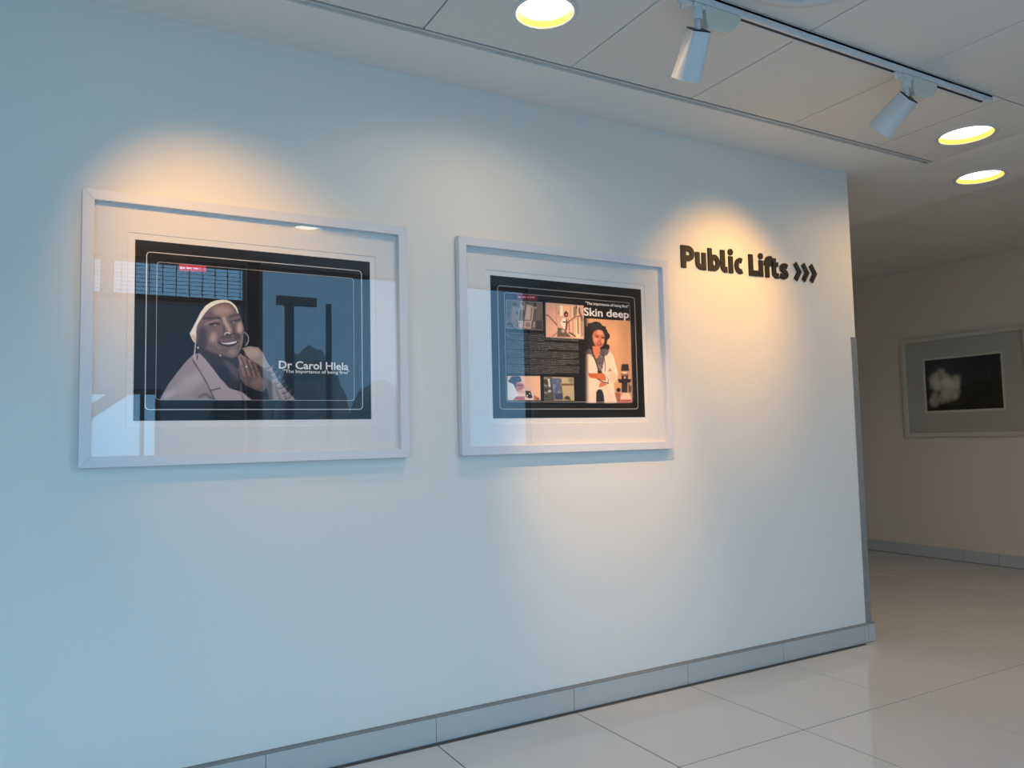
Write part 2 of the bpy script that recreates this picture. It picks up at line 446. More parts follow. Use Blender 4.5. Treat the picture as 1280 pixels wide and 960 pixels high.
def downlight(c, r, label, power):
    root = empty('downlight', (c[0], c[1], H), label, 'ceiling light', 'round recessed downlights')
    n = 48
    def ring(rr, z): return circle((0, 0), rr, n, z)
    MB().loft([ring(r * 0.985, 0.0), ring(r * 1.0, -0.004), ring(r * 1.10, -0.0045), ring(r * 1.16, -0.002), ring(r * 1.165, 0.0)], False, False).build('trim_ring', M_WHITE, root, smooth=True)
    MB().loft([ring(r * 0.985, -0.001), ring(r * 0.95, 0.009), ring(r * 0.91, 0.019)], False, False).build('reflector', M_REFLECT, root, smooth=True)
    MB().loft([ring(r * 1.0, 0.001), ring(r * 1.0, 0.055), ring(r * 0.3, 0.07)], False, True).build('housing', M_WHITE, root, smooth=True)
    MB().loft([ring(r * 0.92, 0.019), ring(r * 0.5, 0.016), ring(r * 0.02, 0.015)], False, True).build('diffuser', M_LENS, root, smooth=True)
    ld = bpy.data.lights.new('downlight_lamp', 'AREA'); ld.shape = 'DISK'; ld.size = r * 1.6; ld.energy = power; ld.color = WARM if c[0] < 2 else WARM_FAR; ld.spread = math.radians(150)
    lo = bpy.data.objects.new('downlight_lamp', ld); COL.objects.link(lo); lo.parent = root; lo.location = (0, 0, 0.011)
    return root
for c, r, lab in LIGHTS: downlight(c, r, lab, DOWNLIGHT_POWER * (1.25 if c[0] > 2 else 2.7 if c[1] < -2 else 0.9))

# round air diffuser, only its rim reaches into the picture
ad = empty('ceiling_diffuser', (1.913, -1.227, H), 'large round white ceiling air diffuser cut by the top edge of the photo', 'air diffuser')
for k, (ra, rb_) in enumerate(((0.245, 0.205), (0.196, 0.150), (0.140, 0.095), (0.085, 0.01))):
    MB().loft([circle((0, 0), ra, 56, -0.001), circle((0, 0), ra - 0.006, 56, -0.012), circle((0, 0), rb_, 56, -0.004 - 0.004 * k), circle((0, 0), rb_, 56, -0.0005)], False, True).build('cone_ring', M_WHITE, ad, smooth=True)

# ------------------------------------------------------------------ skirting
bb = struct(MB().box((XL, -0.0095, 0.0), (XE + 0.012, -0.0005, 0.094)).build('baseboard_front', M_BEAD))
SX = 1.1614
xs = [XL] + [SX + 0.6 * k for k in range(-5, 5) if SX + 0.6 * k > XL and SX + 0.6 * k < 3.57] + [3.592]
for a, b in zip(xs[:-1], xs[1:]):
    MB().box((a + 0.0012, -0.012, 0.004), (b - 0.0012, -0.003, 0.0945)).build('skirting_tile', M_SKIRT, bb, bevel=0.0008, seg=1)
MB().box((3.5932, -0.012, 0.004), (3.648, -0.003, 0.0945)).build('skirting_tile', M_SKIRT, bb, bevel=0.0008, seg=1)
MB().add([(XL, -0.0122, 0.0938), (3.648, -0.0122, 0.0938), (3.648, 0.0, 0.1005), (XL, 0.0, 0.1005), (XL, -0.0122, 0.0905), (3.648, -0.0122, 0.0905), (3.648, 0, 0.0905), (XL, 0, 0.0905)],
         [(0, 1, 2, 3), (4, 7, 6, 5), (0, 4, 5, 1), (1, 5, 6, 2), (2, 6, 7, 3), (3, 7, 4, 0)]).build('grout_bead', M_BEAD, bb)
for k in range(5):
    MB().box((XE + 0.002, -0.003 + 0.6 * k, 0.004), (3.648, min(0.595 + 0.6 * k, YB), 0.0945)).build('skirting_tile', M_SKIRT, bb, bevel=0.0008, seg=1)
br = struct(MB().box((XF - 0.010, YW, 0.0), (XF - 0.0005, YB, 0.094)).build('baseboard_right', M_BEAD))
ys = [YW] + [1.7165 - 0.593 * k for k in range(8, 3, -1)] + [0.523 - 0.593, 0.243, 0.836, 1.1235, 1.7165, 2.31, 2.9, YB]
ys = sorted(set(round(y, 4) for y in ys))
for a, b in zip(ys[:-1], ys[1:]):
    if b - a < 0.02: continue
    MB().box((XF - 0.012, a + 0.0016, 0.004), (XF - 0.003, b - 0.0016, 0.0965)).build('skirting_tile', M_SKIRT, br, bevel=0.0008, seg=1)

# corner guard angle on the free wall end
cg = MB()
cg.box((3.5875, -0.003, 0.1005), (XE + 0.0035, 0.0, 1.5875))
cg.box((XE, -0.003, 0.1005), (XE + 0.0035, 0.045, 1.5875))
cg.box((XE - 0.007, -0.0042, 0.1005), (XE + 0.0042, -0.002, 1.586))
struct(cg.build('trim_2', M_GUARD, bevel=0.0008, seg=1))

# ------------------------------------------------------------------ painter for the printed pictures
def gauss(a, s):
    if s < 0.35: return a
    r = max(1, int(3 * s)); k = np.exp(-0.5 * (np.arange(-r, r + 1) / s) ** 2); k /= k.sum()
    p = np.pad(a, ((r, r), (0, 0))); a = sum(k[i] * p[i:i + a.shape[0]] for i in range(2 * r + 1))
    p = np.pad(a, ((0, 0), (r, r))); return sum(k[i] * p[:, i:i + a.shape[1]] for i in range(2 * r + 1))

class Canvas:
    def __init__(self, n, ratio, col):
        self.n = n; self.m = int(round(n * ratio)); self.a = np.zeros((self.m, n, 3)); self.a[:] = np.array(col) / 255.0
    def mask_poly(self, pts, blur):
        n, m = self.n, self.m; pad = int(3 * blur * n) + 3
        P = [(x * (n - 1), y * (n - 1)) for x, y in pts]
        x0 = max(0, int(min(p[0] for p in P)) - pad); x1 = min(n, int(max(p[0] for p in P)) + pad + 2)
        y0 = max(0, int(min(p[1] for p in P)) - pad); y1 = min(m, int(max(p[1] for p in P)) + pad + 2)
        if x1 <= x0 or y1 <= y0: return None
        acc = np.zeros((y1 - y0, x1 - x0))
        for ox in (-.25, .25):
            for oy in (-.25, .25):
                X, Y = np.meshgrid(np.arange(x0, x1) + ox, np.arange(y0, y1) + oy); ins = np.zeros(X.shape, bool)
                for (ax, ay), (bx, by) in zip(P, P[1:] + P[:1]):
                    if ay == by: continue
                    c = ((ay > Y) != (by > Y)) & (X < (bx - ax) * (Y - ay) / (by - ay) + ax); ins ^= c
                acc += ins * 0.25
        return gauss(acc, blur * n * 0.5), x0, x1, y0, y1
    def mask_line(self, pts, w, blur):
        n, m = self.n, self.m; pad = int(w * n + 3 * blur * n) + 3
        P = [(x * (n - 1), y * (n - 1)) for x, y in pts]
        x0 = max(0, int(min(p[0] for p in P)) - pad); x1 = min(n, int(max(p[0] for p in P)) + pad + 2)
        y0 = max(0, int(min(p[1] for p in P)) - pad); y1 = min(m, int(max(p[1] for p in P)) + pad + 2)
        if x1 <= x0 or y1 <= y0: return None
        X, Y = np.meshgrid(np.arange(x0, x1), np.arange(y0, y1)); d = np.full(X.shape, 1e9)
        for (ax, ay), (bx, by) in zip(P[:-1], P[1:]):
            L = (bx - ax) ** 2 + (by - ay) ** 2 + 1e-9
            t = np.clip(((X - ax) * (bx - ax) + (Y - ay) * (by - ay)) / L, 0, 1)
            d = np.minimum(d, np.hypot(X - ax - t * (bx - ax), Y - ay - t * (by - ay)))
        acc = np.clip(w * n / 2 - d + 0.5, 0, 1)
        return gauss(acc, blur * n * 0.5), x0, x1, y0, y1
    def put(self, mk, col, alpha):
        if mk is None: return
        k, x0, x1, y0, y1 = mk; k = (k * alpha)[..., None]
        self.a[y0:y1, x0:x1] = self.a[y0:y1, x0:x1] * (1 - k) + np.array(col) / 255.0 * k
    def run(self, ops):
        for w, col, blur, alpha, flat in ops:
            pts = [(flat[i] / 2000.0, flat[i + 1] / 2000.0) for i in range(0, len(flat), 2)]
            self.put(self.mask_line(pts, w, blur) if w else self.mask_poly(pts, blur), col, alpha)
    def mesh(self, name, wid, hei, parent, loc):
        """flat sheet in the x-z plane facing -y carrying the ink colours"""
        n, m = self.n, self.m
        xx, zz = np.meshgrid(np.linspace(0, wid, n), np.linspace(0, -hei, m))
        co = np.stack([xx, np.zeros_like(xx), zz], -1).reshape(-1, 3)
        i = np.arange(n * m).reshape(m, n)
        q = np.stack([i[:-1, :-1], i[1:, :-1], i[1:, 1:], i[:-1, 1:]], -1).reshape(-1, 4)
        me = bpy.data.meshes.new(name)
        me.vertices.add(n * m); me.vertices.foreach_set('co', co.ravel())
        me.loops.add(q.size); me.loops.foreach_set('vertex_index', q.ravel().astype(np.int32))
        me.polygons.add(len(q)); me.polygons.foreach_set('loop_start', np.arange(0, q.size, 4, dtype=np.int32))
        me.update(calc_edges=True); me.validate()
        s = np.clip(self.a, 0, 1).reshape(-1, 3); lin = np.where(s <= 0.04045, s / 12.92, ((s + 0.055) / 1.055) ** 2.4)
        at = me.color_attributes.new('ink', 'FLOAT_COLOR', 'POINT')
        at.data.foreach_set('color', np.concatenate([lin, np.ones((len(lin), 1))], 1).ravel().astype(np.float32))
        me.materials.append(M_PRINT)
        o = bpy.data.objects.new(name, me); COL.objects.link(o); o.parent = parent; o.location = loc
        return o

def text_part(name, s, x0, x1, ztop, zbot, y, m, parent, bold=0.02):
    """flat printed lettering fitted to a box on the print"""
    cu_ = bpy.data.curves.new(name, 'FONT'); cu_.body = s; cu_.size = 1.0; cu_.offset = bold; cu_.resolution_u = 3
    t = bpy.data.objects.new(name + '_tmp', cu_); COL.objects.link(t)
    dg = bpy.context.evaluated_depsgraph_get()
    me = bpy.data.meshes.new_from_object(t.evaluated_get(dg))
    bpy.data.objects.remove(t)
    xs_ = [v.co.x for v in me.vertices]; ys_ = [v.co.y for v in me.vertices]
    ax, bx, ay, by = min(xs_), max(xs_), min(ys_), max(ys_)
    for v in me.vertices:
        u, w = (v.co.x - ax) / (bx - ax), (v.co.y - ay) / (by - ay)
        v.co = (x0 + u * (x1 - x0), y, zbot + w * (ztop - zbot))
    me.name = name; me.materials.clear(); me.materials.append(m)
    o = bpy.data.objects.new(name, me); COL.objects.link(o); o.parent = parent
    return o

def outline_part(name, x0, x1, z0, z1, rad, w, y, m, parent):
    """thin printed line with rounded corners"""
    pts = []
    for cx, cz, a0 in ((x1 - rad, z1 - rad, 0), (x0 + rad, z1 - rad, 90), (x0 + rad, z0 + rad, 180), (x1 - rad, z0 + rad, 270)):
        for k in range(7):
            a = math.radians(a0 + 15 * k); pts.append((cx, cz, math.cos(a), math.sin(a)))
    n = len(pts); mb = MB()
    v = [(cx + c * (rad + w / 2), y, cz + s * (rad + w / 2)) for cx, cz, c, s in pts] + [(cx + c * (rad - w / 2), y, cz + s * (rad - w / 2)) for cx, cz, c, s in pts]
    mb.add(v, [(i, (i + 1) % n, n + (i + 1) % n, n + i) for i in range(n)])
    return mb.build(name, m, parent)

# ink shapes of the two large prints: (line width or 0, colour, softness, opacity, points in 1/2000 of the print width)
PORTRAIT_PAINT = [
(0,(169,153,147),0.0021,1,[841,863,903,844,977,852,1020,900,1052,976,1095,1030,1148,1139,1224,1227,1301,1312,1073,1313,1030,1097,925,990]),
(0,(206,183,172),0.0105,0.8,[988,901,982,920,964,936,939,945,911,946,885,939,868,924,862,905,868,886,885,870,910,861,939,860,964,867,982,882]),
(0.0043,(93,82,85),0.0021,0.75,[1036,1040,1076,1026,1113,998]),
(0.0042,(210,191,185),0.0021,0.6,[1036,1055,1076,1044,1111,1016]),
(0.0042,(93,82,85),0.0021,0.75,[1064,1083,1105,1069,1142,1042]),
(0.0042,(210,191,185),0.0021,0.6,[1064,1099,1105,1087,1140,1060]),
(0.0043,(93,82,85),0.0021,0.75,[1093,1127,1134,1113,1171,1086]),
(0.0043,(210,191,185),0.0022,0.6,[1093,1142,1134,1131,1169,1103]),
(0.0043,(93,82,85),0.0022,0.75,[1122,1170,1164,1157,1201,1129]),
(0.0043,(210,191,185),0.0022,0.6,[1122,1186,1163,1174,1198,1147]),
(0.0043,(93,82,85),0.0021,0.75,[1152,1214,1193,1200,1230,1173]),
(0.0043,(210,191,185),0.0022,0.6,[1152,1230,1193,1218,1228,1191]),
(0.0042,(93,82,85),0.0021,0.75,[1181,1258,1222,1244,1259,1217]),
(0.0043,(210,191,185),0.0021,0.6,[1181,1274,1222,1262,1257,1235]),
(0.0044,(93,82,85),0.0021,0.75,[1210,1302,1252,1289,1289,1262]),
(0.0043,(210,191,185),0.0022,0.6,[1210,1318,1252,1306,1287,1279]),
(0,(76,68,74),0.0085,0.85,[1057,1031,1092,1096,1100,1313,1062,1313,1046,1163]),
(0.0076,(112,101,104),0.0043,0.7,[1121,1162,1137,1239,1170,1312]),
(0.0066,(115,104,106),0.0044,0.7,[1192,1238,1219,1312]),
(0,(172,158,158),0.0019,1,[193,1317,221,1258,258,1185,314,1102,381,1006,444,936,497,918,658,1126,759,1221,842,1242,925,1313]),
(0,(199,185,185),0.0201,0.8,[541,1080,543,1111,522,1155,480,1202,427,1243,373,1269,329,1277,303,1264,300,1233,321,1190,362,1144,414,1102,468,1075,514,1067]),
(0,(215,203,206),0.0099,0.7,[322,1226,324,1241,315,1262,296,1283,272,1302,247,1314,226,1317,214,1310,212,1295,221,1274,240,1253,264,1234,289,1222,309,1219]),
(0,(188,173,173),0.002,1,[453,962,502,913,547,969,617,1063,678,1147,759,1221,842,1252,915,1313,618,1315,558,1170,498,1066]),
(0.005,(82,74,82),0.0025,0.85,[444,978,498,1066,558,1176,588,1244,623,1315]),
(0.0131,(101,93,101),0.005,0.7,[499,1287,549,1266,608,1307]),
(0.004,(60,55,63),0.0016,1,[590,1231,623,1225,663,1211]),
(0.0047,(131,120,125),0.0021,0.7,[821,1242,833,1166,842,1274,857,1314]),
(0,(60,52,60),0.003,1,[472,813,478,898,537,959,678,1126,729,1205,770,1223,811,1210,833,1134,841,1036,833,950,810,918,718,926,597,893]),
(0,(106,90,93),0.0061,0.8,[677,965,738,985,810,1048,811,1145,759,1092]),
(0,(36,36,46),0.0071,0.8,[597,1000,718,1039,759,1167,719,1189]),
(0,(115,96,96),0.0021,1,[820,934,836,971,878,954,925,969,988,1005,1041,1042,1071,1118,1062,1196,1009,1242,935,1217,862,1182,826,1123,812,1048]),
(0,(147,123,117),0.003,1,[820,907,857,933,893,991,872,1057,836,1047,815,983]),
(0.0114,(144,120,117),0.0047,0.8,[883,981,925,1012,935,1077]),
(0.0157,(142,117,112),0.0037,0.95,[864,1101,843,1014,820,937]),
(0.0047,(185,158,147),0.0031,0.7,[858,1101,837,1015,816,937]),
(0.003,(48,42,46),0.0015,0.85,[882,1100,861,1014,835,941]),
(0,(79,66,66),0.0021,0.5,[855,1021,854,1024,850,1027,846,1028,841,1028,836,1027,833,1025,832,1021,833,1018,836,1015,841,1014,846,1014,850,1015,854,1017]),
(0.0157,(136,112,106),0.0036,0.95,[906,1100,883,1019,860,958]),
(0.0047,(177,150,139),0.0031,0.7,[900,1100,877,1019,856,958]),
(0.0032,(48,42,46),0.0016,0.85,[924,1099,901,1018,874,961]),
(0,(79,66,66),0.0021,0.5,[894,1025,893,1028,890,1031,885,1033,880,1033,876,1032,873,1029,871,1026,873,1022,876,1020,880,1018,885,1018,890,1019,893,1022]),
(0.0158,(131,106,101),0.0037,0.95,[948,1106,927,1034,906,980]),
(0.0047,(169,142,131),0.0032,0.7,[942,1106,920,1034,902,980]),
(0.0031,(48,42,46),0.0016,0.85,[966,1105,945,1034,920,984]),
(0,(79,66,66),0.002,0.5,[938,1040,937,1044,934,1046,929,1048,924,1048,920,1047,916,1044,915,1041,916,1038,920,1035,924,1033,929,1033,934,1034,937,1037]),
(0.0158,(125,101,96),0.0037,0.95,[990,1116,973,1055,954,1003]),
(0.0048,(161,134,123),0.0032,0.7,[984,1116,967,1055,950,1003]),
(0.0032,(48,42,46),0.0016,0.85,[1008,1115,991,1054,969,1007]),
(0,(79,66,66),0.0021,0.5,[985,1061,984,1064,980,1067,976,1069,971,1069,966,1067,963,1065,961,1062,963,1058,966,1055,971,1054,976,1054,980,1055,984,1058]),
(0.0137,(52,46,52),0.0042,0.8,[977,1022,1009,1065,1020,1108]),
(0,(155,128,123),0.0106,0.7,[1041,1163,1035,1182,1017,1198,991,1206,963,1207,938,1199,921,1184,914,1165,921,1146,938,1130,963,1122,991,1121,1017,1129,1035,1144]),
(0,(240,221,210),0.001,1,[887,1024,886,1028,883,1032,880,1034,876,1034,872,1032,869,1029,868,1025,869,1020,872,1017,876,1015,880,1015,883,1017,886,1020]),
(0.0052,(185,158,147),0.0026,0.7,[826,928,872,948,914,980]),
(0,(128,108,104),0.0013,1,[471,798,471,730,476,690,492,655,516,614,547,566,579,530,616,502,659,482,703,474,735,478,763,495,788,526,804,559,827,590,843,642,857,687,856,740,849,793,838,839,824,886,802,933,770,952,726,950,672,941,607,931,565,910,522,878,496,850,477,828]),
(0,(71,62,71),0.012,0.9,[556,794,553,841,543,879,528,900,511,901,497,881,486,844,482,797,486,750,496,712,510,691,527,690,542,710,552,747]),
(0,(188,158,146),0.0163,0.9,[763,542,755,562,732,580,699,591,663,593,631,586,608,571,600,552,608,531,631,514,663,503,699,501,732,507,755,522]),
(0,(106,90,96),0.0093,0.7,[597,572,603,586,603,602,595,618,582,630,567,636,552,635,540,627,534,613,535,597,542,581,555,569,570,563,585,564]),
(0,(144,120,115),0.0108,0.6,[693,696,689,711,680,723,667,731,653,731,640,725,631,714,628,699,631,684,640,672,653,664,667,664,680,670,689,681]),
(0.0095,(71,59,66),0.0032,0.85,[531,622,579,621,627,609,663,616]),
(0.0064,(180,158,158),0.0027,0.85,[540,672,574,653,617,636,654,633]),
(0.0091,(55,49,57),0.0027,0.9,[582,673,620,662,655,663]),
(0,(199,191,193),0.0013,0.8,[632,674,631,676,628,678,624,679,619,679,615,678,612,677,611,675,612,673,615,671,619,670,624,670,628,670,631,672]),
(0.0081,(85,67,70),0.0027,0.9,[737,598,769,583,815,570]),
(0.0082,(60,49,53),0.0025,0.9,[747,641,785,630,824,612]),
(0,(206,191,185),0.0013,0.8,[780,638,779,640,777,642,773,643,768,643,764,643,762,641,761,639,762,637,764,635,768,634,773,634,777,635,779,636]),
(0.0151,(223,191,176),0.007,0.85,[690,610,704,649,730,694,739,719]),
(0.0092,(101,83,86),0.0043,0.8,[686,673,693,719,690,756]),
(0.0093,(96,76,79),0.0038,0.8,[768,663,776,703,777,738]),
(0,(212,181,170),0.0129,0.9,[633,784,627,805,617,820,605,828,593,826,584,815,580,798,580,776,586,756,596,740,608,732,620,734,629,745,634,763]),
(0,(221,187,170),0.0076,0.9,[845,688,842,710,836,727,827,737,816,738,807,729,800,712,798,690,800,669,807,651,816,641,826,641,836,650,842,667]),
(0,(82,67,71),0.0055,0.8,[832,764,829,778,821,790,809,796,795,797,783,791,775,781,772,767,775,753,783,742,795,735,809,734,821,740,829,751]),
(0,(90,74,76),0.0044,0.8,[764,773,759,779,745,785,726,788,704,789,684,788,671,783,666,778,671,771,684,766,704,762,725,761,745,763,759,767]),
(0.0035,(255,255,255),0.0011,1,[697,750,710,735,731,735,747,748]),
(0.0054,(42,36,40),0.0016,0.9,[712,755,736,756,755,748]),
(0,(50,42,44),0.0013,0.9,[779,739,779,742,777,744,774,746,770,746,767,745,765,743,764,740,765,737,767,734,770,733,773,732,777,734,779,736]),
(0.0042,(90,75,81),0.0021,0.8,[690,771,655,795,639,825,653,858]),
(0.0081,(169,144,139),0.0054,0.6,[628,791,631,836,655,875]),
(0,(123,101,104),0.0013,1,[661,817,688,797,725,786,764,791,797,799,801,813,726,824]),
(0.0081,(46,39,43),0.0019,1,[654,821,682,840,726,850,769,839,802,813]),
(0,(255,255,255),0.0008,1,[661,822,688,826,726,823,769,812,798,806,794,818,764,829,726,836,688,834]),
(0.0066,(139,115,116),0.0027,0.8,[685,862,726,868,772,857]),
(0,(174,149,140),0.0094,0.8,[805,899,801,910,790,919,773,925,755,926,739,921,727,913,723,902,727,890,738,881,755,875,773,874,790,879,801,887]),
(0.0132,(57,50,56),0.0069,0.8,[517,881,575,915,640,936,710,951]),
(0.0071,(161,135,125),0.0039,0.7,[841,758,844,816,827,875]),
(0,(223,199,188),0.0016,1,[672,933,671,937,669,940,666,942,662,942,658,941,656,938,655,934,656,930,658,926,662,925,666,924,669,926,671,929]),
(0,(255,255,240),0.0008,1,[419,755,427,740,442,709,474,639,505,569,542,515,584,481,627,461,670,453,714,453,752,466,782,491,802,522,812,561,804,564,788,526,763,495,735,478,703,474,659,482,616,502,579,530,547,566,516,614,492,655,476,690,471,730,471,775,468,826,456,832,438,805,425,772]),
(0.0069,(255,255,255),0.0042,0.8,[438,777,450,731,476,662,515,585,563,525]),
(0,(221,199,185),0.0031,0.8,[430,777,448,765,469,786,468,826,456,832]),
(0.0052,(212,199,202),0.0011,1,[467,826,462,888,456,945,461,978]),
(0,(255,248,242),0.0008,1,[491,873,490,877,489,881,486,883,483,883,480,881,478,878,477,874,478,869,480,866,483,863,486,863,488,865,490,869]),
(0,(255,248,242),0.0008,1,[486,930,485,934,483,937,481,939,478,939,475,937,474,934,473,930,474,926,475,923,478,921,481,921,483,923,485,926]),
(0.0037,(52,47,55),0.0013,0.8,[475,831,481,904,480,972]),
(0.0027,(248,234,232),0.0005,1,[860,725,880,739,894,767,895,796,885,823,871,839]),
(0,(210,60,90),0.0009,1,[333,168,546,169,545,223,333,228]),
(0,(255,255,255),0.0013,1,[343,198,362,198,362,211,343,212]),
(0,(255,255,255),0.0012,1,[366,198,377,197,377,210,366,211]),
(0,(255,255,255),0.0012,1,[393,197,415,196,415,208,393,209]),
(0,(255,255,255),0.0013,1,[418,196,429,196,429,207,418,208]),
(0,(255,255,255),0.0012,1,[449,195,459,195,459,205,449,206]),
(0,(255,255,255),0.0012,1,[464,195,481,195,481,204,464,205]),
]
